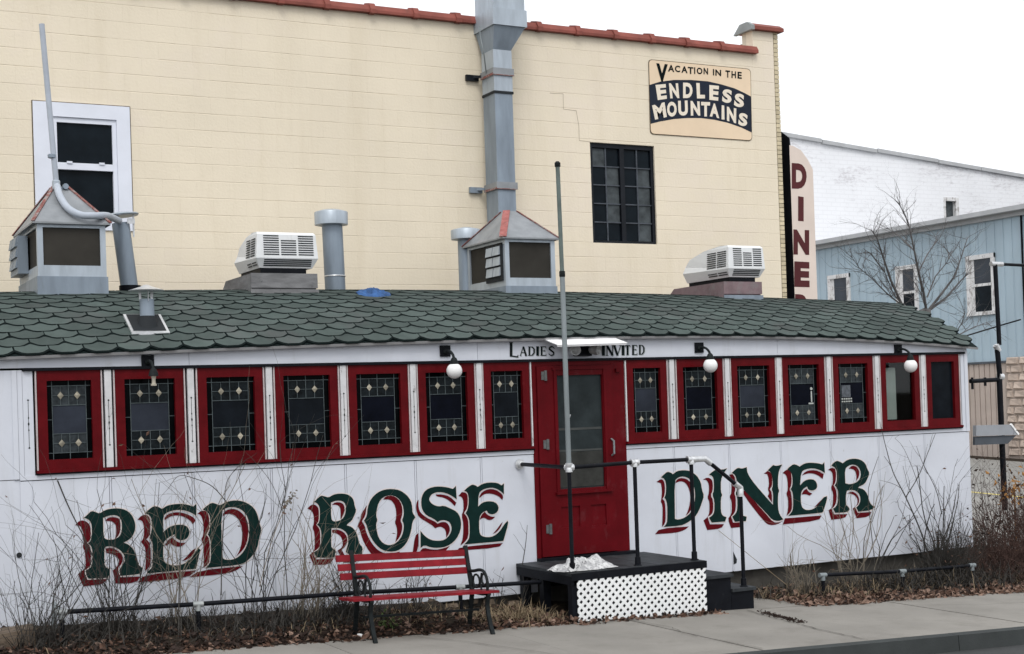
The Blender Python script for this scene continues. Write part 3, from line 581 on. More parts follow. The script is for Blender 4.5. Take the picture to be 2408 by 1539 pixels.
def smooth_loop(l):
    """round soft corners, keep the sharp serif tips"""
    out = []; n = len(l)
    for i in range(n):
        a, p, c = l[i - 1], l[i], l[(i + 1) % n]
        v1 = (p[0] - a[0], p[1] - a[1]); v2 = (c[0] - p[0], c[1] - p[1])
        cs = (v1[0] * v2[0] + v1[1] * v2[1]) / (math.hypot(*v1) * math.hypot(*v2) + 1e-9)
        if cs > .5:
            out.append((p[0] - v1[0] * .25, p[1] - v1[1] * .25)); out.append((p[0] + v2[0] * .25, p[1] + v2[1] * .25))
        else: out.append(p)
    return out
for ch, T, green, red in LET:
    g = MB(); g.sheet([[T(p) for p in smooth_loop(l)] for l in green], -.0062)
    go = g.build('painted_letter', M['green_paint'], diner)
    s = MB()
    for l in red: s.sheet([[T(p) for p in smooth_loop(l)]], -.0052)
    s.build('letter_shade', M['maroon_paint'], go)
# pale outline behind the painted letters
def offset_loop(l, d):
    n = len(l); A = sum(l[i - 1][0] * l[i][1] - l[i][0] * l[i - 1][1] for i in range(n)); sg = 1 if A > 0 else -1
    out = []
    for i in range(n):
        a, p, c = l[i - 1], l[i], l[(i + 1) % n]
        n1 = Vector((p[1] - a[1], a[0] - p[0])); n2 = Vector((c[1] - p[1], p[0] - c[0]))
        n1 = n1.normalized() if n1.length > 1e-9 else n1; n2 = n2.normalized() if n2.length > 1e-9 else n2
        q = n1 + n2; q = q / max(.6, q.length ** 2 / 2 if q.length else 1)
        out.append((p[0] + sg * q.x * d, p[1] + sg * q.y * d))
    return out
for ch, T, green, red in LET:
    s = MB(); s.sheet([offset_loop([T(p) for p in green[0]], .009)] + [offset_loop([T(p) for p in l], -.009) for l in green[1:]], -.0045)
    s.build('letter_outline', M['cream_line'], diner)

# small gothic capitals on the letterboard, drawn as pen strokes
GL = {
 'L': [(.3, 0, .3, 1, .22), (.25, .06, 1.05, -.02, .09), (.1, .97, .5, .97, .05), (.95, -.02, 1.05, .12, .06)],
 'A': [(.08, 0, .5, 1, .09), (.5, 1, .92, 0, .24), (.2, .35, .72, .35, .07), (0, .02, .25, .02, .05), (.72, .02, 1.02, .02, .05)],
 'D': [(.22, 0, .22, 1, .22), (.05, .97, .6, .95, .07), (.6, .95, .88, .72, .16), (.88, .75, .88, .28, .2), (.88, .3, .6, .05, .16), (.6, .04, .05, .03, .07)],
 'I': [(.5, 0, .5, 1, .28), (.1, .97, .9, .97, .07), (.1, .03, .9, .03, .07)],
 'E': [(.24, 0, .24, 1, .24), (.05, .96, .95, .96, .08), (.24, .52, .75, .52, .07), (.05, .04, .98, .04, .08), (.92, .96, .9, .78, .06), (.95, .04, .95, .22, .06), (.75, .42, .75, .62, .06)],
 'S': [(.9, .78, .65, .97, .1), (.65, .97, .3, .92, .13), (.3, .92, .15, .72, .18), (.15, .72, .5, .52, .2), (.5, .52, .85, .32, .2), (.85, .32, .75, .08, .18), (.75, .08, .4, .02, .12), (.4, .02, .1, .22, .1)],
 'N': [(.15, 0, .15, 1, .09), (.12, 1, .86, 0, .25), (.86, 0, .86, 1, .09), (0, .98, .25, .98, .05), (.72, .98, 1, .98, .05), (0, .02, .3, .02, .05)],
 'V': [(.1, 1, .52, 0, .25), (.52, 0, .92, 1, .09), (0, .98, .3, .98, .05), (.75, .98, 1.05, .98, .05)],
 'T': [(.5, 0, .5, 1, .26), (.05, .95, .95, .95, .09), (.05, .95, .05, .8, .06), (.95, .95, .95, .8, .06), (.3, .02, .7, .02, .06)]}
TL = tr(1550, 1000, 4.816, -.006)
def pen(mb, ch, x0, y0, x1, y1, y, off=(0, 0)):
    asp = (x1 - x0) / (y1 - y0)
    for a, b_, c, d, w in GL[ch]:
        v = Vector(((c - a) * asp, d - b_)); nrm = Vector((-v.y, v.x)).normalized() * w / 2
        if asp < 1 and ch != 'I': nrm.x *= max(asp, .75)
        pts = [(a + nrm.x / asp * s, b_ + nrm.y * s) if k == 0 else (c + nrm.x / asp * s, d + nrm.y * s) for k, s in ((0, 1), (0, -1), (1, -1), (1, 1))]
        mb.sheet([[TL((x0 + (x1 - x0) * p[0] + off[0], y1 - (y1 - y0) * p[1] + off[1])) for p in pts]], y - .0004 * R.random())
for ltrs in ([('L', 75, 265, 215, 480), ('A', 245, 330, 350, 468), ('D', 365, 328, 472, 466), ('I', 486, 326, 535, 465), ('E', 548, 326, 640, 465), ('S', 665, 325, 768, 465)],
             [('I', 1462, 302, 1512, 462), ('N', 1522, 308, 1642, 462), ('V', 1636, 310, 1752, 462), ('I', 1756, 310, 1802, 458), ('T', 1806, 308, 1886, 455), ('E', 1908, 305, 1990, 455), ('D', 2008, 304, 2098, 450)]):
    for ch, *bx in ltrs:
        q = MB(); pen(q, ch, *bx, -.0075); o = q.build('painted_letter', M['black_letter'], diner)
        q = MB(); pen(q, ch, *bx, -.006, (10, 8)); q.build('letter_shade', M['shade_letter'], o)

# ---- roof
def roof_surf(nx, ny, off, x0=XL - .12, x1=6.42):
    vs_ = []
    for j in range(ny + 1):
        y = YE + .005 + 2.99 * j / ny
        for i in range(nx + 1):
            x = x0 + (x1 - x0) * i / nx; vs_.append((x, y, roofz(x, y) + off))
    return vs_, [(j * (nx + 1) + i, j * (nx + 1) + i + 1, (j + 1) * (nx + 1) + i + 1, (j + 1) * (nx + 1) + i) for j in range(ny) for i in range(nx)]
b = MB(); v1, f1 = roof_surf(60, 28, -.012); v2, f2 = roof_surf(60, 28, -.032)
b.add(v1, f1); b.add(v2, [tuple(reversed(f)) for f in f2])
nx1 = 61
b.add(v1[:nx1] + v2[:nx1], [(i, i + nx1, i + nx1 + 1, i + 1) for i in range(60)])
el = [v1[j * nx1 + 60] for j in range(29)] + [v2[j * nx1 + 60] for j in range(29)]
b.add(el, [(j, j + 29, j + 30, j + 1) for j in range(28)])
roof = b.build('roof', M['shadowline'], diner, smooth=True)
b = MB(); n = 40
top = [(XL - .1 + (6.42 - XL + .1) * i / n) for i in range(n + 1)]
b.add([(q, YE - .008, eave(q) - .004) for q in top] + [(q, YE + .004, eave(q) - .03) for q in top], [(i, i + n + 1, i + n + 2, i + 1) for i in range(n)])
b.add([(q, YE + .004, eave(q) - .03) for q in top] + [(q, .0, eave(q) - .005) for q in top], [(i, i + n + 1, i + n + 2, i + 1) for i in range(n)])
b.build('fascia', M['fascia'], roof)
# scalloped shingles
PW, EXP = .305, .130
def shingle_mesh():
    w, t = PW * .5, .007
    def outline(s, dv): return [(-w * s, .175), (-w * s, .062 + dv), (-w * .62 * s, .014 + dv), (-w * .36 * s, dv), (w * .36 * s, dv), (w * .62 * s, .014 + dv), (w * s, .062 + dv), (w * s, .175)]
    o1, o2 = outline(.955, 0), outline(1.0, -.0115)
    me = bpy.data.meshes.new('shingle'); n = 8
    v = [(x, y, .004 + .012 * (y < .1)) for x, y in o1] + [(x, y, .0008 + .011 * (y < .1)) for x, y in o1] + [(x, y, .001 + .008 * (y < .1)) for x, y in o2] + [(x, y, -.006) for x, y in o2]
    f = [tuple(range(n))] + [(i, n + i, n + (i + 1) % n, (i + 1) % n) for i in range(n)] + [tuple(range(2 * n, 3 * n))] + [(2 * n + i, 3 * n + i, 3 * n + (i + 1) % n, 2 * n + (i + 1) % n) for i in range(n)]
    mi = [0] + [1] * n + [1] + [1] * n
    me.from_pydata(v, [], f); me.materials.append(M['shingle']); me.materials.append(M['shadowline']); me.polygons.foreach_set('material_index', mi); me.update()
    return me
SH = shingle_mesh()
# arc length along the slope
arc = [(YE - .012, 0.)]; yy = YE - .012
while yy < 1.4:
    y2 = yy + .01; arc.append((y2, arc[-1][1] + math.hypot(.01, roofz(0, y2) - roofz(0, yy)))); yy = y2
def y_of(s):
    for (a, sa), (c, sc_) in zip(arc, arc[1:]):
        if s <= sc_: return a + (c - a) * (s - sa) / (sc_ - sa)
    return 1.4
rows = int(arc[-1][1] / EXP) + 1; rest = MB(); nsh = 0
og = ORG[roof.name]
for r in range(rows):
    y = y_of(r * EXP); y2 = y_of(r * EXP + .06); k = 0
    x = XL - .1 + (PW / 2 if r % 2 else 0)
    while x < 6.40:
        xx = x + R.uniform(-.004, .004); zz = roofz(xx, y)
        tx = Vector((.1, 0, roofz(xx + .1, y) - zz)).normalized(); tu = Vector((0, y2 - y, roofz(xx, y2) - zz)).normalized(); nn = tx.cross(tu).normalized(); tu = nn.cross(tx)
        P = Vector((xx, y, zz)) + nn * .003 + tu * R.uniform(-.004, .004)
        mtx = Matrix(((tx.x, tu.x, nn.x, P.x), (tx.y, tu.y, nn.y, P.y), (tx.z, tu.z, nn.z, P.z), (0, 0, 0, 1)))
        if nsh < 300 and xx > -5.55:
            o = bpy.data.objects.new('shingle', SH); COL.objects.link(o); o.parent = roof
            o.matrix_local = Matrix.Translation(-og) @ mtx; nsh += 1
        else:
            b0 = len(rest.v)
            for vtx in SH.vertices: rest.v.append(tuple(mtx @ vtx.co))
            for p in SH.polygons: rest.f.append(tuple(b0 + i for i in p.vertices)); rest.m.append(p.material_index)
        x += PW
rest.build('shingle_field', [M['shingle'], M['shadowline']], roof, kind='stuff')

# ================================================================ YELLOW BLOCK BUILDING
YB = 3.40
yb = thing('block_building', 'cream yellow painted block building with red clay coping behind the diner', 'building', (0, YB + 4, 0))
FX = 6.10           # end of block wall; the brick facade return follows
b = MB(); b.box(-11.2, FX - .01, YB + .16, YB + 12, -.3, 7.2); b.box(-11.2, FX - .01, YB + .03, YB + .16, -.3, 3.13); b.box(5.725, FX - .01, YB + .02, YB + .26, 7.2, 7.55)
wallb = b.build('wall', M['mortar'], yb)
OPEN = [(-4.49, -3.40, 4.345, 5.80), (2.872, 3.925, 4.355, 5.74)]
BW, BH = .4064, .2032
cells = []
for r in range(22):
    z0 = 3.14 + r * BH; z1 = z0 + BH
    lim = 7.2 if z0 < 7.1 else 7.55
    if z0 >= 7.5: continue
    x = -7.1 + (BW / 2 if r % 2 else 0) - 11 * BW
    while x < FX:
        a, c = x, min(x + BW, FX - .004)
        if z0 > 7.12: a = max(a, 5.72)
        if c - a > .02: cells.append((a, c, z0, min(z1, 7.2 if a < 5.7 else 7.55)))
        x += BW
def cut(cell):
    out = [cell]
    for (a, c, d, e) in OPEN:
        nxt = []
        for (x0, x1, z0, z1) in out:
            if x1 <= a or x0 >= c or z1 <= d or z0 >= e: nxt.append((x0, x1, z0, z1)); continue
            if x0 < a: nxt.append((x0, a, z0, z1))
            if x1 > c: nxt.append((c, x1, z0, z1))
            m0, m1 = max(x0, a), min(x1, c)
            if z0 < d: nxt.append((m0, m1, z0, d))
            if z1 > e: nxt.append((m0, m1, e, z1))
        out = nxt
    return [q for q in out if q[1] - q[0] > .015 and q[3] - q[2] > .015]
def block(mb, x0, x1, z0, z1):
    dy = R.uniform(-.0003, .0003); y = YB + dy; dj = R.choice((.0008, .0015, .0024, .0036)); gx, gz, cx, cz = .0001, .0005, .0002, .0065
    o = [(x0 + gx, z0 + gz), (x1 - gx, z0 + gz), (x1 - gx, z1 - gz), (x0 + gx, z1 - gz)]
    i_ = [(x0 + gx + cx, z0 + gz + cz * .7), (x1 - gx - cx, z0 + gz + cz * .7), (x1 - gx - cx, z1 - gz - cz), (x0 + gx + cx, z1 - gz - cz)]
    mb.add([(p[0], y, p[1]) for p in i_] + [(p[0], y + dj, p[1]) for p in o] + [(p[0], YB + .155, p[1]) for p in o],
           [(0, 1, 2, 3)] + [(4 + k, 4 + (k + 1) % 4, (k + 1) % 4, k) for k in range(4)] + [(8 + k, 8 + (k + 1) % 4, 4 + (k + 1) % 4, 4 + k) for k in range(4)])
pieces = [p for c in cells for p in cut(c)]
vis = [p for p in pieces if p[2] > 3.3 and p[0] > -5.6]
vis.sort(key=lambda p: -((p[1] - p[0]) * (p[3] - p[2]) / (13.5 + .47 * (p[0] + 6)) ** 2))
head = set(vis[:298]); field = MB()
for p in pieces:
    if p in head: q = MB(); block(q, *p); q.build('block', M['yellow'], wallb)
    else: block(field, *p)
field.build('block_field', M['yellow'], wallb, kind='stuff')
# stair-step settlement crack left of the steel window
ck = MB(); cp = [(1293, 219), (1324, 221), (1325, 257), (1355, 261), (1361, 297), (1362, 331), (1388, 334)]
for a_, c_ in zip(cp, cp[1:]):
    A_, C_ = at(*a_, y=YB), at(*c_, y=YB); d_ = (C_ - A_).normalized(); n_ = Vector((-d_.z, 0, d_.x)) * .0045
    ck.sheet([[(q.x, q.z) for q in (A_ - n_ - d_ * .003, C_ - n_ + d_ * .003, C_ + n_ + d_ * .003, A_ + n_ - d_ * .003)]], YB - .0015 - .0004 * R.random())
ck.build('crack', mat('darker_paint_crack', (.50, .43, .33), .9), wallb)  # thin flat strips in a darker tone of the wall paint
# yellow brick facade return at the street corner
fr = MB(); fr.box(FX, 6.175, YB + .012, YB + 12, -.3, 7.56); fr = fr.build('facade_return', M['brick_mortar'], yb)
z = 2.9
while z < 7.55:
    MB().box(FX + .006, 6.186, YB, YB + .1, z + .005, min(z + .062, 7.555)).build('brick', M['fbrick'], fr); z += .066
# coping tiles with raised collars
x = -9.0 + .06
def coping_tile(x0, x1):
    t = MB(); P = lambda r, dz=0: [(YB - .075 * r, 7.2 + dz), (YB - .075 * r, 7.235), (YB - .04, 7.30 + .02 * (r - 1)), (YB + .12, 7.335 + .02 * (r - 1)), (YB + .34, 7.24), (YB + .34, 7.2 + dz)]
    t.prism(P(1), x0 + .004, x1 - .05, 'x'); t.prism([(YB - .10, 7.188), (YB - .10, 7.24), (YB - .05, 7.322), (YB + .10, 7.36), (YB + .36, 7.25), (YB + .36, 7.19)], x1 - .065, x1 + .012, 'x'); return t
xe = 5.76; xs_ = []
while xe > -10.8:
    coping_tile(xe - .605, xe - .0).build('coping_tile', M['coping'], yb) if xe < 5.7 else None
    if xe > 5.7:
        t = MB(); t.prism([(YB - .08, 7.195), (YB - .08, 7.24), (YB - .04, 7.3), (YB + .1, 7.33), (YB + .1, 7.195)], xe - .6, xe, 'x'); t.build('coping_tile', M['coping'], yb)
    xe -= .605
b = MB(); b.prism([(YB - .08, 7.55), (YB - .08, 7.60), (YB + .02, 7.66), (YB + .2, 7.66), (YB + .34, 7.55)], 5.70, 6.24, 'x'); b.build('pier_cap', M['coping'], yb)
b = MB(); b.prism([(YB - .085, 7.54), (YB - .085, 7.605), (YB + .02, 7.67), (YB + .2, 7.67), (YB + .36, 7.54)], 5.64, 5.70, 'x'); b.build('pier_cap_end', M['grey_cap'], yb)
# white sash window
a, c, d, e = OPEN[0]
def px(p, y): w = at(*p, y=y); return w.x, w.z
(ga, gt), (gc, gm_) = px((133, 287), YB), px((266, 388), YB); (_, gl), (_, gb) = px((138, 398), YB), px((268, 497), YB)
gb = 4.45
b = MB(); o_ = .018
b.box(a, ga - .06, YB - o_, YB + .1, d, e); b.box(gc + .05, c, YB - o_, YB + .1, d, e); b.box(ga - .06, gc + .05, YB - o_ - .002, YB + .1, gt + .06, e); b.box(ga - .06, gc + .05, YB - o_ - .002, YB + .1, d, gb - .04)
w1 = b.build('sash_window', M['win_white'], yb)
b = MB(); b.box(ga - .058, ga, YB + .0, YB + .06, gb - .04, gt + .06); b.box(gc, gc + .048, YB + .0, YB + .06, gb - .04, gt + .06); b.box(ga, gc, YB + .001, YB + .06, gt, gt + .058); b.box(ga, gc, YB + .001, YB + .06, gb - .038, gb); b.box(ga, gc, YB - .006, YB + .06, gl, gm_)
b.box(ga + .10, ga + .16, YB - .02, YB, gm_ - .01, gm_ + .015); b.box(gc - .16, gc - .10, YB - .02, YB, gm_ - .01, gm_ + .015)
b.build('sash', M['win_white'], w1)
MB().box(ga, gc, YB + .03, YB + .035, gm_, gt).build('glass_pane', M['win_glass'], w1); MB().box(ga, gc, YB + .05, YB + .055, gb, gl).build('glass_pane', M['win_glass'], w1)
b = MB(); b.box(a - .012, a, YB - .002, YB + .02, d, e + .01); b.box(c, c + .012, YB - .002, YB + .02, d, e + .01); b.box(a, c, YB - .002, YB + .02, e, e + .012)
b.build('caulk_line', M['brown_line'], w1)
# black steel casement
a, c, d, e = OPEN[1]
b = MB(); b.box(a, a + .05, YB + .03, YB + .12, d, e); b.box(c - .05, c, YB + .03, YB + .12, d, e); b.box(a, c, YB + .031, YB + .12, e - .06, e); b.box(a, c, YB + .031, YB + .12, d, d + .035)
xm = a + (c - a) * .50; b.box(xm - .035, xm + .035, YB + .028, YB + .12, d, e)
w2 = b.build('steel_window', M['steel_black'], yb)
b = MB(); b.box(a - .002, a, YB, YB + .12, d, e); b.box(c, c + .002, YB, YB + .12, d, e); b.box(a, c, YB + .0, YB + .12, d - .05, d); b.build('window_reveal', M['yellow'], w2)
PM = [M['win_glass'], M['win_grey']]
reflection_panes = {(0, 0, 0), (0, 1, 1), (0, 1, 2), (0, 1, 3), (1, 1, 2), (1, 1, 3), (1, 1, 4), (1, 1, 1)}  # panes given the paler glass to imitate mixed reflections
for s_ in range(2):
    l0, l1 = (a + .05, xm - .035) if s_ == 0 else (xm + .035, c - .05)
    for cidx in range(2):
        for r in range(5):
            p0, p1 = l0 + (l1 - l0) * cidx / 2, l0 + (l1 - l0) * (cidx + 1) / 2; h = (e - .06 - d - .035) / 5; q1 = e - .06 - r * h; q0 = q1 - h
            o = MB(); dy = R.uniform(0, .006); o.box(p0 + .009, p1 - .009, YB + .06 + dy, YB + .066 + dy, q0 + .008, q1 - .008); o.build('glass_pane', PM[(s_, cidx, r) in reflection_panes], w2)
    o = MB(); m_ = (l0 + l1) / 2; o.box(m_ - .009, m_ + .009, YB + .045, YB + .07, d + .035, e - .06)
    for r in range(1, 5): zz = e - .06 - r * h; o.box(l0, l1, YB + .046, YB + .07, zz - .008, zz + .008)
    o.build('glazing_bar', M['bar_grey'], w2)

# painted sign on the yellow wall
def text_mesh(ch, bold):
    cu = bpy.data.curves.new('t', 'FONT'); cu.body = ch; cu.offset = bold; cu.resolution_u = 4; cu.fill_mode = 'FRONT'
    ob = bpy.data.objects.new('t', cu); me = bpy.data.meshes.new_from_object(ob)
    v = [(q.co.x, q.co.y) for q in me.vertices]; f = [tuple(p.vertices) for p in me.polygons]
    bpy.data.objects.remove(ob); bpy.data.meshes.remove(me)
    x0, x1 = min(p[0] for p in v), max(p[0] for p in v); y0, y1 = min(p[1] for p in v), max(p[1] for p in v)
    return [((p[0] - x0) / (x1 - x0), (p[1] - y0) / (y1 - y0)) for p in v], f
def glyph(mb, ch, quad, T, y, bold):
    v, f = text_mesh(ch, bold); TL_, TR_, BR_, BL_ = [Vector(q) for q in quad]; out = []
    for u, w in v:
        p = (BL_ * (1 - u) + BR_ * u) * (1 - w) + (TL_ * (1 - u) + TR_ * u) * w
        q = T(p); out.append((q[0], y, q[1]))
    mb.add(out, f)
TS = tr(1950, 150, 4.816, YB)
sg = thing('painted_sign', 'cream and navy painted sign reading VACATION IN THE ENDLESS MOUNTAINS high on the yellow wall', 'sign', (at(1645, 236, y=YB).x, YB, at(1645, 236, y=YB).z))
def rrect(pts, rad):
    out = []
    for i in range(4):
        a, p, c = Vector(pts[i - 1]), Vector(pts[i]), Vector(pts[(i + 1) % 4]); u = (a - p).normalized() * rad; w = (c - p).normalized() * rad
        for k in range(6):
            t = k / 5; out.append(tuple((p + u) * (1 - t) ** 2 + p * 2 * t * (1 - t) + (p + w) * t * t))
    return out
cr = [(226, 160), (1742, 306), (1764, 1374), (252, 1272)]
MB().prism([TS(p) for p in rrect(cr, 60)], YB - .010, YB - .002).build('sign_border', M['brown_line'], sg)
cr2 = [(233, 170), (1735, 314), (1757, 1365), (260, 1263)]
MB().prism([TS(p) for p in rrect(cr2, 58)], YB - .0125, YB - .004).build('sign_board', M['sign_cream'], sg)
up_ = [(236, 545), (400, 495), (600, 470), (850, 470), (1100, 490), (1300, 535), (1500, 595), (1640, 660), (1742, 715)]
lo_ = [(1755, 1250), (1600, 1175), (1400, 1105), (1200, 1060), (1000, 1035), (800, 1035), (600, 1050), (400, 1085), (256, 1120)]
MB().sheet([[TS(p) for p in up_ + lo_]], YB - .0145).build('sign_band', M['sign_navy'], sg)
def q4(x0, x1, y0, y1, sl=.1): return [(x0, y0), (x1, y0 + sl * (x1 - x0)), (x1, y1 + sl * (x1 - x0)), (x0, y1)]
for ch, x0, x1, y0, y1 in (('V', 338, 508, 222, 492), ('A', 512, 605, 242, 345), ('C', 614, 692, 254, 350), ('A', 710, 802, 262, 362), ('T', 806, 888, 275, 378), ('I', 900, 916, 282, 380), ('O', 938, 1022, 285, 380), ('N', 1040, 1106, 290, 386),
                           ('I', 1178, 1196, 308, 402), ('N', 1214, 1300, 314, 406), ('T', 1364, 1432, 326, 432), ('H', 1454, 1520, 338, 440), ('E', 1544, 1606, 348, 448)):
    g = MB(); glyph(g, ch, q4(x0, x1, y0, y1), TS, YB - .016, .03 if ch not in 'V' else .045); g.build('sign_letter', M['black_letter'], sg)
for ch, *q in (('E', (325, 545), (480, 530), (495, 750), (360, 770)), ('N', (525, 520), (660, 520), (680, 740), (545, 745)), ('D', (735, 510), (875, 515), (875, 740), (735, 740)), ('L', (930, 515), (1060, 520), (1060, 745), (942, 745)), ('E', (1125, 545), (1270, 560), (1255, 780), (1125, 765)), ('S', (1325, 600), (1465, 620), (1450, 820), (1310, 800)), ('S', (1510, 660), (1645, 690), (1635, 885), (1485, 860)),
               ('M', (275, 850), (460, 800), (495, 1020), (320, 1060)), ('O', (495, 795), (635, 790), (645, 1010), (500, 1020)), ('U', (660, 780), (800, 775), (810, 1000), (665, 1000)), ('N', (845, 780), (980, 790), (990, 1000), (850, 1000)), ('T', (1002, 795), (1135, 800), (1135, 1015), (1005, 1012)), ('A', (1145, 810), (1255, 830), (1272, 1040), (1130, 1010)), ('I', (1308, 845), (1345, 850), (1350, 1060), (1305, 1055)), ('N', (1385, 865), (1525, 895), (1520, 1115), (1385, 1075)), ('S', (1570, 945), (1700, 985), (1680, 1165), (1550, 1140))):
    g = MB(); glyph(g, ch, q, TS, YB - .0165, .05); g.build('sign_letter', M['sign_letter'], sg)

# projecting vertical sign at the street corner
vs0 = at(1858, 400, y=YB).x; vs1 = at(1911, 400, y=YB).x
vsn = thing('vertical_sign', 'tall cream projecting sign with oxblood letters spelling DINER at the building corner', 'sign', (vs0, YB + .1, 2.6))
Z = lambda py: at(1885, py, y=YB).z
prof = [(vs0, 2.2), (vs1, 2.2), (vs1, Z(398)), (vs0 + (vs1 - vs0) * .8, Z(376)), (vs0 + (vs1 - vs0) * .5, Z(354)), (vs0 + (vs1 - vs0) * .15, Z(345)), (vs0, Z(344))]
b = MB(); b.hexa([(vs0, YB, 2.2), (vs1, YB + .008, 2.2), (vs1, YB + .35, 2.2), (vs0, YB + .35, 2.2), (vs0, YB, Z(326)), (vs0 + .02, YB + .008, Z(328)), (vs0 + .02, YB + .35, Z(290)), (vs0, YB + .35, Z(290))])
b.build('sign_case', M['black'], vsn)
MB().prism(prof, YB - .006, YB + .004).build('sign_face', M['dsign_face'], vsn)
def TV(p): w = at(p[0], p[1], y=YB); return w.x, w.z
for ch, x0, x1, y0, y1 in (('D', 1861, 1896, 384, 444), ('I', 1876, 1889, 462, 520), ('N', 1865, 1902, 540, 599), ('E', 1867, 1903, 615, 675), ('R', 1869, 1906, 692, 752)):
    g = MB(); glyph(g, ch, [(x0, y0), (x1, y0 + 2), (x1, y1 + 1), (x0, y1)], TV, YB - .009, .06); g.build('sign_letter', M['dsign_red'], vsn)
for zz in (5.3, 3.9): MB().bar((6.15, YB + .18, zz), (vs0 + .02, YB + .18, zz), .04, .04).build('sign_bracket', M['black'], vsn)

# ================================================================ BUILDINGS ACROSS THE SIDE STREET
BX = 24.0
bb = thing('blue_building', 'pale blue sided building across the side street with tan stone base', 'building', (BX, 20, .3))
zt, zs, zb = 7.06, 2.92, .1
b = MB(); b.box(BX + .05, BX + 9, 6, 30, zs, zt); b.build('wall', M['blue_siding'], bb)
k = MB(); y = 6.0
while y < 30: k.box(BX + .022, BX + .05, y, y + .26, zs, zt); k.box(BX + .034, BX + .05, y + .26, y + .32, zs, zt); y += .32
tag(k.build('siding', M['blue_siding'], bb), kind='stuff')
MB().box(BX - .03, BX + .02, 15.20, 15.23, zs, zt).build('siding_seam', M['black'], bb)
b = MB(); b.box(BX + .04, BX + 9, 6, 30, -.3, zs); b.build('base_wall', M['tan_siding'], bb)
k = MB(); y = 16.0
while y < 30: k.box(BX + .0, BX + .05, y, y + .17, zb, zs); y += .2
tag(k.build('tan_panelling', M['tan_siding'], bb), kind='stuff')
b = MB(); b.box(BX - .05, BX + .05, 15.9, 30, zs - .06, zs + .0); b.build('base_flashing', M['arrow'], bb)
stn = MB().box(BX - .012, BX + .06, 6, 16.0, zb, zs).build('stone_veneer', mat('pale_stone_mortar', (.36, .30, .26), .9, var=.15), bb)
r = 0; z = .2
while z < zs - .05:
    y = 10.0 + (.25 if r % 2 else 0)
    while y < 15.95:
        l = R.uniform(.42, .55); y1 = min(y + l, 15.97)
        if y1 - y > .1:
            o = MB(); dd = R.uniform(.06, .1); o.add([(BX, y + .012, z + .012), (BX, y1 - .012, z + .012), (BX, y1 - .012, z + .222), (BX, y + .012, z + .222), (BX - dd * .7, y + .06, z + .04), (BX - dd, y1 - .06, z + .05), (BX - dd * .6, y1 - .07, z + .19), (BX - dd * .8, y + .06, z + .19)],
                  [(4, 5, 6, 7), (0, 1, 5, 4), (1, 2, 6, 5), (2, 3, 7, 6), (3, 0, 4, 7)]); o.build('stone', M['stone'], stn)
        y = y1
    z += .235; r += 1
b = MB(); b.box(BX - .35, BX + 9.2, 5.8, 30.3, zt + .03, zt + .16); b.box(BX - .1, BX + .02, 5.9, 30, zt - .10, zt + .03); b.build('eave_trim', M['grey_trim'], bb)
for (y0, y1, z0, z1, sill) in ((22.40, 23.46, 4.2, 6.04, 0), (19.33, 20.26, 4.35, 6.02, 0), (16.24, 17.32, 4.27, 6.03, 1)):
    b = MB(); f = .13
    b.box(BX - .04, BX + .1, y1 - f, y1, z0, z1); b.box(BX - .04, BX + .1, y0, y0 + f, z0, z1); b.box(BX - .05, BX + .1, y0, y1, z1 - f, z1); b.box(BX - .07, BX + .1, y0, y1, z0, z0 + f * .8)
    b.box(BX - .002, BX + .1, y0 + f, y1 - f, (z0 + z1) / 2 - .04, (z0 + z1) / 2 + .04)
    w = b.build('sash_window', M['peel'], bb)
    b = MB(); b.box(BX + .001, BX + .1, y1 - f - .16, y1 - f, z0, z1 - f); b.build('window_jamb', M['peel'], w)
    MB().box(BX - .0, BX + .006, y0 + f, y1 - f - .16, z0 + f * .8, (z0 + z1) / 2 - .04).build('glass_pane', M['win_glass'], w)
    MB().box(BX - .003, BX + .003, y0 + f, y1 - f - .16, (z0 + z1) / 2 + .04, z1 - f).build('glass_pane', mat('bluish_dark_glass', (.02, .028, .04), .12, var=.4, vs=1.5, spec=.3), w)
WY = 28.0
wb = thing('brick_building', 'tall whitewashed old brick building rising behind the blue one', 'building', (36, WY, 1))
pA = at(1840, 321, y=WY); pB = at(2420, 420, y=WY); sl = (pB.z - pA.z) / (pB.x - pA.x)
xw0, xw1 = pA.x - 4, 62.
ztop = lambda x: pA.z + sl * (x - pA.x)
p0 = at(2219, 464, y=WY); p1 = at(2254, 503, y=WY); wx0, wx1, wz1, wz0 = p0.x, p1.x, p0.z, p1.z - .35
def wq(b, x0, x1, z0a, z0b, z1a, z1b): b.add([(x0, WY, z0a), (x1, WY, z0b), (x1, WY, z1b), (x0, WY, z1a)], [(0, 1, 2, 3)])
b = MB(); wq(b, xw0, wx0, 0, 0, ztop(xw0), ztop(wx0)); wq(b, wx1, xw1, 0, 0, ztop(wx1), ztop(xw1)); wq(b, wx0, wx1, wz1, wz1, ztop(wx0), ztop(wx1)); wq(b, wx0, wx1, 0, 0, wz0, wz0)
b.box(xw0, xw1, WY + .4, WY + 12, 0, 8.5); b.box(wx0 - .1, wx1 + .1, WY + .25, WY + .4, wz0 - .1, wz1 + .1)
b.add([(xw0, WY, ztop(xw0)), (xw1, WY, ztop(xw1)), (xw1, WY + 12, ztop(xw1)), (xw0, WY + 12, ztop(xw0))], [(0, 1, 2, 3)])
b.add([(xw0, WY, 0), (xw0, WY + 12, 0), (xw0, WY + 12, ztop(xw0)), (xw0, WY, ztop(xw0))], [(0, 3, 2, 1)])
b.build('wall', M['white_brick'], wb)
x = xw0
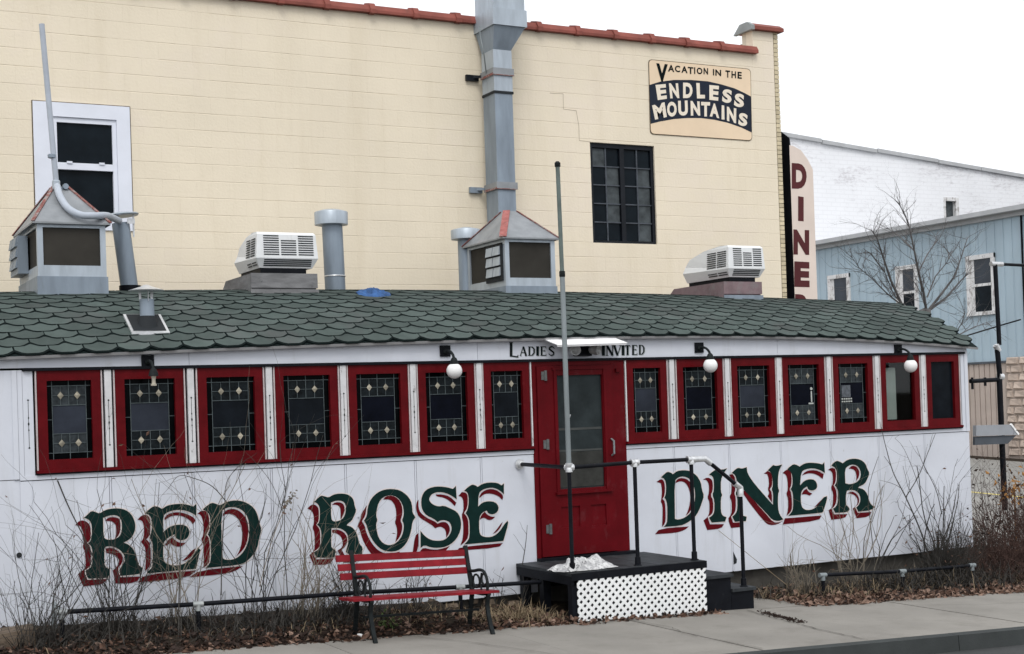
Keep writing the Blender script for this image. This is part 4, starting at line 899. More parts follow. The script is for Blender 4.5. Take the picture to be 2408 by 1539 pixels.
while x < 50:
    l = R.uniform(2.2, 3.2); o = MB(); dz = R.uniform(-.03, .03)
    o.hexa([(x + .02, WY - .12, ztop(x) - .02 + dz), (x + l - .02, WY - .12, ztop(x + l) - .02 + dz), (x + l - .02, WY + .4, ztop(x + l) - .02 + dz), (x + .02, WY + .4, ztop(x) - .02 + dz),
            (x + .02, WY - .12, ztop(x) + .12 + dz), (x + l - .02, WY - .12, ztop(x + l) + .12 + dz), (x + l - .02, WY + .4, ztop(x + l) + .12 + dz), (x + .02, WY + .4, ztop(x) + .12 + dz)])
    o.build('parapet_cap', M['grey_trim'], wb); x += l
b = MB(); b.box(wx0 - .02, wx0 + .08, WY - .02, WY + .2, wz0, wz1); b.box(wx1 - .14, wx1 + .02, WY - .02, WY + .2, wz0, wz1); b.box(wx0 + .08, wx1 - .14, WY - .021, WY + .2, wz1 - .14, wz1)
w = b.build('sash_window', M['peel'], wb); MB().box(wx0 + .08, wx1 - .14, WY + .15, WY + .16, wz0, wz1 - .14).build('glass_pane', M['win_grey'], w)

# ================================================================ ROOF EQUIPMENT
def hood(label, x0, x1, y0, y1, zb, zm, zt, za, base_h, box_u, group, hipw, bd, bm):
    t = thing('roof_hood', label, 'roof vent', ((x0 + x1) / 2, (y0 + y1) / 2, zb), group)
    zc = zb + base_h
    b = MB(); b.box(x0 - .012, x1 + .012, y0 - .012, y1 + .012, zb - .25, zc); b.build('hood_curb', M['galv'], t)
    f = .055
    b = MB()
    for (px_, py_) in ((x0, y0), (x1 - f, y0), (x0, y1 - f), (x1 - f, y1 - f)): b.box(px_, px_ + f, py_, py_ + f, zc, zt)
    for (z0, z1) in ((zc + .0, zm), (zt - .05, zt)):
        b.box(x0 + f, x1 - f, y0 + .002, y0 + f, z0, z1); b.box(x0 + f, x1 - f, y1 - f, y1 - .002, z0, z1)
        b.box(x0 + .002, x0 + f, y0 + f, y1 - f, z0, z1); b.box(x1 - f, x1 - .002, y0 + f, y1 - f, z0, z1)
    b.build('hood_frame', M['galv_lt'], t)
    for k in range(7):
        zz = zc + .05 + (zt - zc - .1) * k / 6
    MB().box(x0 + f - .005, x1 - f + .005, y0 + .022, y0 + .03, zm, zt - .05).build('mesh_screen', M['screen'], t)
    MB().box(x0 + .022, x0 + .03, y0 + f, y1 - f, zm, zt - .05).build('mesh_screen', M['screen'], t)
    MB().box(x1 - .03, x1 - .022, y0 + f, y1 - f, zm, zt - .05).build('mesh_screen', M['screen'], t)
    MB().box(x0 + f, x1 - f, y1 - .03, y1 - .022, zm, zt - .05).build('mesh_screen', M['screen'], t)
    e = .045; cx, cy, g = (x0 + x1) / 2, (y0 + y1) / 2, .07
    q = [(x0 - e, y0 - e, zt), (x1 + e, y0 - e, zt), (x1 + e, y1 + e, zt), (x0 - e, y1 + e, zt)]; a = [(cx - g, cy - g, za), (cx + g, cy - g, za), (cx + g, cy + g, za), (cx - g, cy + g, za)]
    b = MB(); b.add(q + a, [(3, 2, 1, 0), (4, 5, 6, 7)] + [(i, (i + 1) % 4, 4 + (i + 1) % 4, 4 + i) for i in range(4)])
    b.add([(p[0], p[1], p[2] - .018) for p in q] + q, [(i, (i + 1) % 4, 4 + (i + 1) % 4, 4 + i) for i in range(4)]); b.build('hood_roof', M['hood'], t)
    for i in range(4):
        MB().bar(Vector(q[i]) + Vector((0, 0, .004)), Vector(a[i]) + Vector((0, 0, .004)), (.035 if i else hipw), .010).build('hip_cap', M['rust_b'] if hipw > .05 and not i else M['rust'], t)
    # louvred shutter box on the left face
    yb0, yb1 = box_u
    b = MB(); b.box(x0 - bd, x0 + .0, yb0, yb1, zm - .03, zt - .07); sb = b.build('shutter_box', bm, t)
    n = 3; bx_ = x0 - bd
    for k in range(n):
        for c in range(2):
            hh = (zt - .10 - zm) / n; z1 = zt - .085 - k * hh; ya = yb0 + .03 + (yb1 - yb0 - .06) * c / 2 + .008; yc = yb0 + .03 + (yb1 - yb0 - .06) * (c + 1) / 2 - .008
            o = MB(); o.hexa([(bx_ - .022, ya, z1 - hh + .014), (bx_ - .022, yc, z1 - hh + .014), (bx_, yc, z1 - hh + .02), (bx_, ya, z1 - hh + .02), (bx_ - .006, ya, z1 - .006), (bx_ - .006, yc, z1 - .006), (bx_, yc, z1 - .004), (bx_, ya, z1 - .004)])
            o.build('louvre', M['galv_lt'] if bm is M['slot'] else M['galv'], sb)
    return t
HG = 'ventilation hoods with pyramid tops on the diner roof'
hood('grey metal roof hood with pyramid top at the left end below the conduit', -4.852, -4.19, 1.15, 2.30, 3.40, 3.70, 4.125, 4.56, .19, (1.72, 2.22), HG, .035, .10, M['galv'])
hood('grey metal roof hood with rust red hips in front of the tall square duct', .325, .985, 1.15, 2.14, 3.42, 3.635, 4.10, 4.47, .12, (1.20, 1.62), HG, .085, .02, M['slot'])

def ac_unit(label, x0, x1, y0, y1, zb, zt, cx0, cx1, cy0, cy1, cm, clabel):
    t = thing('roof_curb', clabel, 'roof curb', ((cx0 + cx1) / 2, (cy0 + cy1) / 2, zb - .2), 'timber curbs under the air conditioners')
    zc = zb - .055; zr = 3.33
    b = MB(); b.box(cx0, cx1, cy0, cy1 - .18, zr, zc); b.prism([(cy1 - .18, zr), (cy1, zr), (cy1, zc - .12), (cy1 - .18, zc)], cx0, cx1, 'x'); b.build('curb_frame', cm, t)
    b = MB(); b.box(cx0 - .012, cx1 + .012, cy0 - .018, cy0, zc - .155, zc); b.build('curb_board', M['curb_wood'] if cm is M['curb_wood'] else M['curb_red'], t)
    b = MB(); b.box(cx0 - .02, cx1 + .02, cy0 - .03, cy0 - .02, zr - .02, zc - .17); b.build('curb_flashing', M['galv'] if cm is not M['curb_wood'] else M['curb_wood'], t)
    t = thing('air_conditioner', label, 'air conditioner', ((x0 + x1) / 2, (y0 + y1) / 2, zb), 'white louvred air conditioners on the diner roof')
    b = MB(); b.box(x0 + .06, x1 - .12, y0 + .06, y1 - .05, zb - .055, zb + .03); b.build('mounting_pan', M['black'], t)
    h = zt - zb; zk = zb + h * .28; fy = .05
    # shell: lower flared band, upper box, rounded crown sloping to the back
    ys_ = [(y0 + .012, zt - .035), (y0 + .05, zt - .008), (y0 + .2, zt), (y0 + (y1 - y0) * .55, zt - .03), (y1 - .12, zt - .11), (y1 - .02, zt - .2), (y1, zk + .02)]
    outline = [(y0 + .06, zb + .012), (y0, zk)] + ys_ + [(y1 - .02, zb + .012)]
    c_ = MB(); ins = .03
    n = len(outline)
    L0 = [(x0, y, z) for y, z in outline]; L1 = [(x1, y, z) for y, z in outline]
    for k, (y, z) in enumerate(outline):
        if k in (2, 3, 4, 5, 6, 7): L0[k] = (x0 + .02 + .01 * (k > 2), y, z); L1[k] = (x1 - .02 - .01 * (k > 2), y, z)
        if k in (0, n - 1): L0[k] = (x0 + .05, y, z); L1[k] = (x1 - .05, y, z)
    fl = [tuple(q) for q in tessellate_polygon([[Vector((y, z, 0)) for y, z in outline]])]
    c_.add(L0 + L1, fl + [tuple(n + i for i in q) for q in fl] + [(i, (i + 1) % n, n + (i + 1) % n, n + i) for i in range(n)])
    sh = c_.build('shroud', M['plastic'], t)
    # dark slots with slats between: front three bays and lower band, left side two bays
    w = x1 - x0
    b0, b3 = x0 + .085, x1 - .05; bw = (b3 - b0 - .044) / 3
    bays = [(b0, b0 + bw), (b0 + bw + .022, b0 + 2 * bw + .022), (b0 + 2 * bw + .044, b3)]
    def fy_at(z): return y0 + .06 * max(0, (zk - z) / (zk - zb - .012)) if z < zk else y0 + .012 * (z - zk) / (zt - .035 - zk)
    nsl = 9
    for bi, (a, c) in enumerate(bays):
        s_ = MB()
        for k in range(nsl):
            if bi == 1 and k < 2: continue
            z1 = zt - .045 - (zt - .045 - zk - .02) * k / nsl; z0 = z1 - (zt - zk - .09) / nsl * .56
            s_.add([(a, fy_at(z0) - .003, z0), (c, fy_at(z0) - .003, z0), (c, fy_at(z1) - .003, z1), (a, fy_at(z1) - .003, z1)], [(0, 1, 2, 3)])
        s_.build('grille', M['slot'], sh)
    s_ = MB()
    for k in range(4):
        z1 = zk - .012 - (zk - zb - .03) * k / 4.2; z0 = z1 - .013
        s_.add([(x0 + .09, fy_at(z0) - .003, z0), (x1 - .07, fy_at(z0) - .003, z0), (x1 - .07, fy_at(z1) - .003, z1), (x0 + .09, fy_at(z1) - .003, z1)], [(0, 1, 2, 3)])
    s_.build('lower_grille', M['slot'], sh)
    s_ = MB(); ya, yc = y0 + .05, y0 + (y1 - y0) * .46
    for k in range(nsl + 3):
        z1 = zt - .075 - (zt - .09 - zb) * k / (nsl + 3.4); z0 = z1 - .013
        if abs(z1 - zk) < .02: continue
        o_ = .02 * (z1 - zk) / (zt - zk) if z1 > zk else .05 * (zk - z1) / (zk - zb)
        for (q0, q1) in ((ya, (ya + yc) / 2 - .012), ((ya + yc) / 2 + .012, yc)):
            s_.add([(x0 + o_ - .004, q0, z0), (x0 + o_ - .004, q1, z0), (x0 + o_ - .003, q1, z1), (x0 + o_ - .003, q0, z1)], [(3, 2, 1, 0)])
    s_.build('side_grille', M['slot'], sh)
ac_unit('white louvred rooftop air conditioner on grey timber beside the tall mid-roof vent pipe', -2.635, -1.945, 1.15, 1.95, 3.70, 4.10, -2.70, -1.99, 1.12, 2.25, M['curb_wood'], 'grey weathered timber curb on the roof beside the mid-roof vent pipe')
ac_unit('white louvred rooftop air conditioner near the vertical DINER sign at the right', 3.475, 4.05, 1.15, 2.15, 3.672, 4.09, 3.375, 3.94, 1.12, 2.4, M['curb_red'], 'faded maroon timber curb on the roof near the vertical DINER sign')

t = thing('vent_pipe', 'round galvanised vent pipe with drum cap between the left air conditioner and blue tarp', 'vent pipe', (-1.445, 2.0, 3.4), 'drum capped vent pipes on the roof')
b = MB(); b.tube([(-1.435, 2, 3.3), (-1.455, 2, 4.31)], .118, 20); b.build('pipe', M['galv'], t, smooth=True)
b = MB(); b.lathe((-1.44, 2, 3.70), [(.122, 0), (.126, .008), (.122, .016)], 20); b.build('pipe_band', M['silver'], t, smooth=True)
b = MB(); b.lathe((-1.463, 2, 4.285), [(.10, 0), (.19, .012), (.192, .15), (.186, .16), (.10, .185), (.0, .19)], 24); b.build('drum_cap', M['galv_lt'], t, smooth=True)
t = thing('vent_pipe', 'short round vent with drum cap half hidden behind the rust hipped hood', 'vent pipe', (.39, 2.05, 3.4), 'drum capped vent pipes on the roof')
b = MB(); b.tube([(.37, 2.25, 3.3), (.37, 2.25, 4.2)], .105, 20); b.build('pipe', M['galv'], t, smooth=True)
b = MB(); b.lathe((.37, 2.25, 4.19), [(.10, 0), (.185, .014), (.187, .12), (.18, .13), (.06, .16), (.0, .165)], 24); b.build('drum_cap', M['galv_lt'], t, smooth=True)
t = thing('vent_pipe', 'thick grey vent pipe with tilted disc cap beside the left end hood', 'vent pipe', (-3.79, 2.0, 3.4))
b = MB(); b.tube([(-3.77, 2, 3.5), (-3.85, 2, 4.25)], .092, 20); b.build('pipe', M['galv'], t, smooth=True)
b = MB(); b.lathe((-3.768, 2, 3.40), [(.115, -.1), (.115, .18)], 20); b.build('pipe_boot', M['black'], t, smooth=True)
b = MB(); b.lathe((-3.83, 2, 4.335), [(.165, -.012), (.175, 0), (.165, .012), (.08, .028), (0, .032)], 24, (-.09, .02, 1)); b.build('disc_cap', M['galv_lt'], t, smooth=True)
b = MB(); b.box(-3.80, -3.72, 1.90, 1.91, 4.235, 4.29); b.box(-3.90, -3.88, 1.95, 1.97, 4.2, 4.34); b.box(-3.73, -3.715, 1.95, 1.97, 4.1, 4.34); b.build('cap_strut', M['silver'], t)
t = thing('roof_vent', 'small flue with mushroom rain cap on the front roof slope at left', 'roof vent', (-4.03, .3, 3.1))
zr = roofz(-4.0, .28)
b = MB(); b.tube([(-4.0, .30, zr - .02), (-4.0, .30, zr + .27)], .068, 18); b.build('flue', M['galv'], t, smooth=True)
b = MB(); b.lathe((-4.0, .30, zr + .02), [(.11, -.04), (.085, .05), (.072, .09)], 18); b.build('flashing_collar', M['slot'], t, smooth=True)
sl_ = (roofz(-4, .40) - roofz(-4, .16)) / .24
b = MB(); q = [(-4.19, .13), (-3.83, .13), (-3.83, .47), (-4.19, .47)]
b.add([(x, y, zr + .03 + sl_ * (y - .28)) for x, y in q] + [(x, y, zr - .0 + sl_ * (y - .28)) for x, y in q], [(0, 1, 2, 3)] + [(i, (i + 1) % 4, 4 + (i + 1) % 4, 4 + i) for i in range(4)]); b.build('flashing', M['silver'], t)
b = MB(); q = [(-4.165, .155), (-3.855, .155), (-3.855, .46), (-4.165, .46)]; b.add([(x, y, zr + .034 + sl_ * (y - .28)) for x, y in q], [(0, 1, 2, 3)]); b.build('flashing_apron', M['slot'], t)
b = MB(); b.lathe((-4.0, .30, zr + .355), [(.165, -.006), (.168, 0), (.06, .035), (.025, .052), (0, .056)], 24); b.build('rain_cap', M['silver'], t, smooth=True)
for aa in (.5, 2.6, 4.7): MB().bar((-4.0 + .062 * math.cos(aa), .30 + .062 * math.sin(aa), zr + .25), (-4.0 + .066 * math.cos(aa), .30 + .066 * math.sin(aa), zr + .36), .025, .004, (math.sin(aa), math.cos(aa), .1)).build('cap_strut', M['silver'], t)

# conduit mast and flexible pipe at the left hood
def path(pts, y): return [at(p[0], p[1], y=y if not callable(y) else y(i)) for i, p in enumerate(pts)]
t = thing('conduit_mast', 'tall pale grey conduit mast curving down past the white window to the disc capped pipe', 'conduit', tuple(at(133, 440, y=1.62)))
b = MB(); b.tube([at(98, 57, y=1.60), at(133, 440, y=1.60)], .028, 12); b.build('mast', M['mast'], t, smooth=True)
def spline(P, n=8):
    P = [Vector(p) for p in P]; P = [P[0] * 2 - P[1]] + P + [P[-1] * 2 - P[-2]]; out = []
    for i in range(1, len(P) - 2):
        for k in range(n):
            s = k / n; a, b_, c, d = P[i - 1:i + 3]
            out.append(.5 * ((2 * b_) + (c - a) * s + (2 * a - 5 * b_ + 4 * c - d) * s * s + (3 * b_ - a - 3 * c + d) * s ** 3))
    return out + [P[-2]]
b = MB(); b.tube(spline([at(134, 438, y=1.58), at(141, 462, y=1.40), at(160, 490, y=1.22), at(190, 506, y=1.10), at(225, 508, y=1.08), at(252, 508, y=1.3), at(280, 520, y=1.88)]), .036, 12); b.build('flexible_pipe', M['mast'], t, smooth=True)
b = MB(); b.lathe(at(122, 368, y=1.60), [(.034, -.02), (.042, -.015), (.042, .015), (.034, .02)], 12); b.build('coupling', M['galv'], t)
b = MB(); b.lathe(at(132, 436, y=1.60), [(.034, -.05), (.04, -.04), (.04, .04), (.034, .05)], 12); b.build('coupling', M['galv_lt'], t)
b = MB(); b.bar(at(152, 440, y=1.62), at(105, 468, y=1.62), .02, .025); b.lathe(at(154, 439, y=1.6), [(.03, -.02), (.03, .02)], 10, (0, 1, 0)); b.build('clamp', M['galv'], t)

# exhaust duct up the yellow wall
t = thing('exhaust_duct', 'tall square galvanised exhaust duct with flared top strapped to the yellow wall', 'duct', (1.31, 3.1, 3.4))
dy0, dy1 = 2.95, 3.28
x0b, x1b = at(1176, 500, y=dy0).x, at(1217, 500, y=dy0).x
X0, X1 = at(1169, 400, y=dy0).x, at(1211, 400, y=dy0).x
zf = at(1187, 118, y=dy0).z; zn = at(1187, 66, y=dy0).z
def shaft(z0, z1, m_, name, e=0): return MB().box(X0 - e, X1 + e, dy0 - e, dy1 + e, z0, z1).build(name, m_, t)
zj = at(1187, 218, y=dy0).z
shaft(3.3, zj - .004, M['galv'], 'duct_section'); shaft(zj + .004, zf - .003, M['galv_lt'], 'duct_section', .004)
MB().box(X0 - .012, X1 + .012, dy0 - .012, dy1 + .012, zj - .016, zj + .016).build('duct_flange', M['slot'], t)
xa, xb = at(1162, 70, y=dy0 - .1).x, at(1235, 70, y=dy0 - .1).x
b = MB(); q = [(X0, dy0, zf), (X1, dy0, zf), (X1, dy1, zf), (X0, dy1, zf), (xa, dy0 - .1, zn), (xb, dy0 - .1, zn), (xb, dy1 + .1, zn), (xa, dy1 + .1, zn)]; b.hexa(q); b.build('flared_hopper', M['galv'], t)
b = MB(); b.box(xa - .02, xb + .02, dy0 - .12, dy1 + .12, zn + .002, zn + .22); b.build('duct_collar', M['galv_lt'], t)
b = MB(); b.box(xa, xb, dy0 - .10, dy1 + .10, zn + .222, zn + 1.2); b.build('duct_section', M['galv_lt'], t)
for py in (170, 437):
    zz = at(1187, py, y=dy0).z
    b = MB(); b.box(X0 - .022, X1 + .022, dy0 - .022, dy1 + .02, zz - .045, zz + .045); s_ = b.build('strap', M['hood'], t)
    b = MB(); b.box(X0 - .022, X1 + .022, dy0 - .026, dy0 - .022, zz - .05, zz - .04); b.box(X0 - .026, X0 - .022, dy0 - .02, dy1, zz - .05, zz - .02); b.build('strap_edge', M['rust'], s_)
    b = MB(); b.box(X0 - .20, X0 - .02, YB - .05, YB - .01, zz - .045, zz + .03); b.bar((X0 - .02, dy1, zz), (X0 - .10, YB - .03, zz), .03, .03); b.build('wall_bracket', M['steel_black'] if py < 300 else M['galv'], s_)
b = MB(); pts = spline([at(1128, 62, y=dy0), at(1130, 90, y=dy0), at(1138, 130, y=dy0), at(1145, 200, y=3.2), at(1149, 330, y=3.25), at(1156, 490, y=3.25)]); b.tube(pts, .008, 6); b.build('duct_cable', M['greypipe'], t)
# blue tarp scrap lying over the ridge
def cloth(name, label, cat, c, lx, ly, h, m_, seed, base, nx=34, ny=22, group=None):
    b = MB(); vs_ = []
    for j in range(ny + 1):
        for i in range(nx + 1):
            u, v = i / nx * 2 - 1, j / ny * 2 - 1; x, y = c[0] + u * lx, c[1] + v * ly
            r_ = math.hypot(u, v) + .25 * noise.noise((u * 2 + seed, v * 2, 0))
            e = max(0, 1 - r_ ** 2); q = noise.ridged_multi_fractal((u * 1.9 + seed, v * 1.9, seed), 1, 2.1, 4, 1, 2) * .35
            fo = 1.3 * abs(noise.noise((u * 2.6 + seed + v, v * 2.2, 1.3))) + .35 * abs(noise.noise((u * 6, v * 5 + seed, 4.)))
            z = base(x, y) + .004 + h * (e ** .8) * max(.06, .30 + .25 * q + .9 * fo - .12)
            kx = 1 if r_ < 1 else 1 / r_
            vs_.append((c[0] + u * lx * kx, c[1] + v * ly * kx, z if r_ < 1 else base(c[0] + u * lx * kx, c[1] + v * ly * kx) + .004))
    b.add(vs_, [(j * (nx + 1) + i, j * (nx + 1) + i + 1, (j + 1) * (nx + 1) + i + 1, (j + 1) * (nx + 1) + i) for j in range(ny) for i in range(nx)])
    return tag(b.build(name, m_, smooth=True, origin=(c[0], c[1], base(*c))), label, cat, group)
cloth('tarp', 'crumpled scrap of blue tarpaulin draped on the roof ridge', 'tarp', (-1.36, 1.04), .20, .13, .075, M['tarp'], 3.3, lambda x, y: roofz(x, y) + .01)

# ================================================================ LAMPS AND FLOODLIGHT OVER THE WINDOWS
LG = 'globe lamps along the letterboard'
def lamp(px_, py_, label, globe):
    p = at(px_, py_, y=-.006); x, z = p.x, p.z
    t = thing('wall_lamp', label, 'lamp', (x, -.004, z), LG)
    b = MB(); b.box(x - .058, x + .058, -.022, -.004, z - .058, z + .058); b.build('back_plate', M['black'], t)
    b = MB(); b.tube(spline([(x, -.02, z - .01), (x, -.07, z + .0), (x, -.14, z - .012), (x, -.20, z - .05), (x, -.22, z - .085)]), .014, 8); b.lathe((x, -.02, z - .01), [(.03, 0), (.03, -.012), (.016, -.03)], 10, (0, 1, 0)); b.build('gooseneck', M['iron'], t, smooth=True)
    b = MB(); b.lathe((x, -.22, z - .145), [(.046, 0), (.040, .03), (.028, .06), (.012, .075)], 14); b.build('fitter', M['iron'], t, smooth=True)
    if globe:
        b = MB(); zc = z - .145 - .067; b.lathe((x, -.22, zc), [(max(.002, .081 * math.sin(math.pi * k / 12)), -.081 * math.cos(math.pi * k / 12)) for k in range(13)], 20); b.build('globe', M['globe'], t, smooth=True)
    else:
        b = MB(); b.lathe((x, -.22, z - .235), [(.026, 0), (.028, .015), (.018, .02), (.017, .06), (.026, .09)], 12); b.build('socket', M['bare_metal'], t, smooth=True)
lamp(347, 850, 'wall lamp missing its globe above the second window from the left', False)
lamp(1046, 826, 'white globe lamp left of the LADIES lettering', True)
lamp(1643, 818, 'white globe lamp right of the INVITED lettering', True)
lamp(2111, 822, 'white globe lamp nearest the right end of the diner', True)
p = at(1364, 824, y=-.006)
t = thing('floodlight', 'twin floodlight with two pale cups between the words LADIES and INVITED', 'floodlight', (p.x, -.01, p.z))
b = MB(); b.box(p.x - .09, p.x + .12, -.035, -.006, p.z - .062, p.z + .045); b.build('junction_box', M['black'], t)
b = MB(); b.box(p.x - .10, p.x + .10, -.085, -.036, p.z - .066, p.z - .045); b.build('lamp_arm', M['black'], t)
for cpx, ax in ((1353, (-.45, -.85, -.12)), (1399, (.5, -.85, -.12))):
    c = at(cpx, 823, y=-.13); axv = Vector(ax).normalized()
    b = MB(); b.lathe(c - axv * .07, [(.018, 0), (.045, .02), (.056, .08), (.058, .12), (.050, .12), (.02, .09)], 16, ax); b.build('lamp_cup', M['cup'], t, smooth=True)
t = thing('light_canopy', 'bright white sheet metal canopy under the eave above the red door', 'canopy', (.58, -.15, 2.85))
cA, cB, cC, cD = at(1277, 797, y=-.03), at(1441, 793, y=-.03), at(1475, 806, y=-.36), at(1311, 811, y=-.36)
b = MB(); b.hexa([tuple(q - Vector((0, 0, .007))) for q in (cA, cB, cC, cD)] + [tuple(q) for q in (cA, cB, cC, cD)]); b.build('canopy_sheet', M['visor'], t)
b = MB(); b.hexa([(cD.x + .005, -.35, cD.z - .022), (cC.x - .005, -.35, cC.z - .022), (cC.x - .005, -.345, cC.z - .022), (cD.x + .005, -.345, cD.z - .022), (cD.x + .005, -.35, cD.z - .008), (cC.x - .005, -.35, cC.z - .008), (cC.x - .005, -.345, cC.z - .008), (cD.x + .005, -.345, cD.z - .008)]); b.build('canopy_lip', M['visor'], t)

# ================================================================ PORCH, RAILS, POLE
PX0, PX1, PY, PZ = -.275, 1.335, -1.2, .495
pc = thing('porch', 'black painted wooden porch with white lattice front at the red door', 'porch', (.5, -.6, 0))
nb = 11
for i in range(nb):
    a = PX0 + (PX1 - PX0) * i / nb; c = PX0 + (PX1 - PX0) * (i + 1) / nb; dz = R.uniform(-.002, .002)
    MB().box(a + .003, c - .003, PY + .02, -.012, PZ - .03 + dz, PZ + dz).build('deck_board', M['deck'], pc)
MB().box(PX0, PX1, PY, PY + .018, PZ - .075, PZ - .004).build('rim_board', M['black'], pc)
MB().box(PX0, PX0 + .03, PY + .02, -.02, PZ - .12, PZ - .034).build('rim_board', M['black'], pc)
MB().box(PX1 - .03, PX1, PY + .02, -.02, PZ - .12, PZ - .034).build('rim_board', M['black'], pc)
for (x, y) in ((PX0 + .01, PY + .03), (PX0 + .03, -.55), (PX0 + .03, -.12), (PX1 - .1, PY + .03), (PX1 - .1, -.12)):
    MB().box(x, x + .085, y, y + .085, -.2, PZ - .124).build('porch_post', M['black'], pc)
MB().box(PX0 + .16, PX1 - .02, PY + .16, PY + .18, -.12, PZ - .04).build('under_deck_shade_panel', M['black'], pc)  # black panels added to stand in for the shade under the deck
MB().box(PX1 - .02, PX1 - .004, PY + .04, -.02, -.2, PZ - .124).build('under_deck_shade_panel', M['black'], pc)
# lattice strips, two layers, clipped to the opening
lx0, lx1 = PX0 + .055, PX1 - .015
def lz0(x): return .016 - .036 * (x - lx0)
lz1 = PZ - .068
def clip(poly, inside, cross):
    out = []
    for i in range(len(poly)):
        a, c = poly[i - 1], poly[i]
        ia, ic = inside(a), inside(c)
        if ic:
            if not ia: out.append(cross(a, c))
            out.append(c)
        elif ia: out.append(cross(a, c))
    return out
def lerp(a, c, t): return (a[0] + (c[0] - a[0]) * t, a[1] + (c[1] - a[1]) * t)
pitch = (lx1 - lx0) / 18.6; hw = pitch * .5 * .51
for layer in (0, 1):
    for k in range(-8, 28):
        xc = lx0 + pitch * (k + .5); s = 1 if layer == 0 else -1
        # strip centre line x = xc + s*(z)
        poly = [(xc + s * -.1 - hw, -.1), (xc + s * -.1 + hw, -.1), (xc + s * .6 + hw, .6), (xc + s * .6 - hw, .6)]
        for ins, f in ((lambda p: p[0] >= lx0, lambda p: p[0] - lx0), (lambda p: p[0] <= lx1, lambda p: lx1 - p[0]), (lambda p: p[1] <= lz1, lambda p: lz1 - p[1]), (lambda p: p[1] >= lz0(p[0]), lambda p: p[1] - lz0(p[0]))):
            if poly: poly = clip(poly, ins, lambda a, c, f=f: lerp(a, c, f(a) / (f(a) - f(c))))
        if len(poly) >= 3 and max(p[1] for p in poly) - min(p[1] for p in poly) > .01:
            q = PY + .002 + .006 * layer
            MB().prism(poly, q, q + .0055).build('lattice_strip', M['lattice'], pc)
# steps going down to the right
for (a, c, zt_) in ((PX1 + .004, 1.665, .325), (1.67, 1.955, .165)):
    MB().box(a, c, PY + .05, -.2, -.25, zt_ - .035).build('step_riser', M['black'], pc)
    MB().box(a - .0, c + .02, PY + .025, -.18, zt_ - .033, zt_).build('step_tread', M['deck'], pc)

hr = thing('handrail', 'black pipe handrail with silver fittings round the porch and down the steps', 'handrail', (.5, -1.05, PZ))
HY = -1.075
P1, P2, P3, P4 = at(1338, 1100, y=HY), at(1492, 1088, y=HY), at(1625, 1081, y=HY), at(1741, 1148, y=HY)
P3e = at(1657, 1079, y=HY)
FL = at(1222, 1092, y=-.012)
def pipe(name, pts, r=.021, m_=M['pipe']): b = MB(); b.tube(pts, r, 12); return b.build(name, m_, hr, smooth=True)
pipe('rail', [FL, P1]); pipe('rail', [P1, P2]); pipe('rail', [P2, P3]); pipe('rail', [P3e, P4])
for p, zb_ in ((P1, PZ), (P2, PZ), (P3, PZ), (P4, .166)):
    pipe('post', [(p.x, p.y, zb_), (p.x, p.y, p.z)], .021)
    b = MB(); b.lathe((p.x, p.y, zb_), [(.045, 0), (.045, .008), (.031, .012), (.029, .085), (.022, .09)], 14); b.build('post_socket', M['pipe'], hr, smooth=True)
def fit(c, axs, r=.033, l=.045):
    b = MB()
    for ax in axs: b.lathe(Vector(c), [(r * .92, -.0), (r, .004), (r, l - .008), (r * 1.08, l - .006), (r * 1.08, l)], 14, ax)
    b.lathe(Vector(c), [(max(.002, r * math.sin(math.pi * k / 6)), -r * math.cos(math.pi * k / 6)) for k in range(7)], 14)
    b.build('pipe_fitting', M['silver'], hr, smooth=True)
fit(P1, [(1, 0, 0), (0, 1, 0), (0, 0, 1), (0, 0, -1)]); fit(P2, [(1, 0, 0), (-1, 0, 0), (0, 0, -1)]); fit(P3, [(-1, 0, 0), (0, 0, -1), (1, 0, 0)], .034, .05)
b = MB(); d = (P4 - P3e).normalized(); b.tube([P3, P3e, P3e + d * .09], .033, 12); b.build('pipe_fitting', M['silver'], hr, smooth=True)
fit(P4, [tuple(-d), (0, 0, -1)], .032, .09)
b = MB(); b.lathe(FL, [(.055, -.012), (.055, -.002), (.034, .0), (.034, -.05), (.022, -.055)][::-1], 16, (0, 1, 0)); b.build('wall_flange', M['silver'], hr, smooth=True)
ft = at(1311, 386, y=HY)
fp = thing('flagpole', 'tall thin grey bare pole standing on the porch rail corner', 'pole', tuple(P1 + Vector((0, 0, .04))))
mid = at(1322, 645, y=HY)
b = MB(); b.tube([P1 + Vector((0, 0, .04)), mid], .026, 12); b.build('pole_shaft', M['greypipe'], fp, smooth=True)
b = MB(); b.tube([mid, ft], .022, 12); b.build('pole_shaft', mat('dark_green_grey_pole', (.12, .15, .14), .5, var=.25, vs=5), fp, smooth=True)
b = MB(); b.lathe(ft, [(.026, -.03), (.03, -.025), (.03, .01), (.015, .025), (0, .028)], 12); b.lathe(mid, [(.027, -.03), (.031, -.02), (.031, .02), (.027, .03)], 12); b.build('pole_cap', M['iron'], fp, smooth=True)
for dz in (.52, -.0): MB().bar(at(1330, 990, y=HY) + Vector((.03, 0, dz)), at(1330, 990, y=HY) + Vector((.045, -.02, dz + .06)), .008, .012).build('cleat', M['silver'], fp) if dz == 0 else None
cloth('dust_sheet', 'crumpled white dust sheet lying on the porch beside the corner post', 'sheet', (-.01, -.93), .38, .20, .14, M['cloth'], 8.1, lambda x, y: PZ + .003, 46, 26)

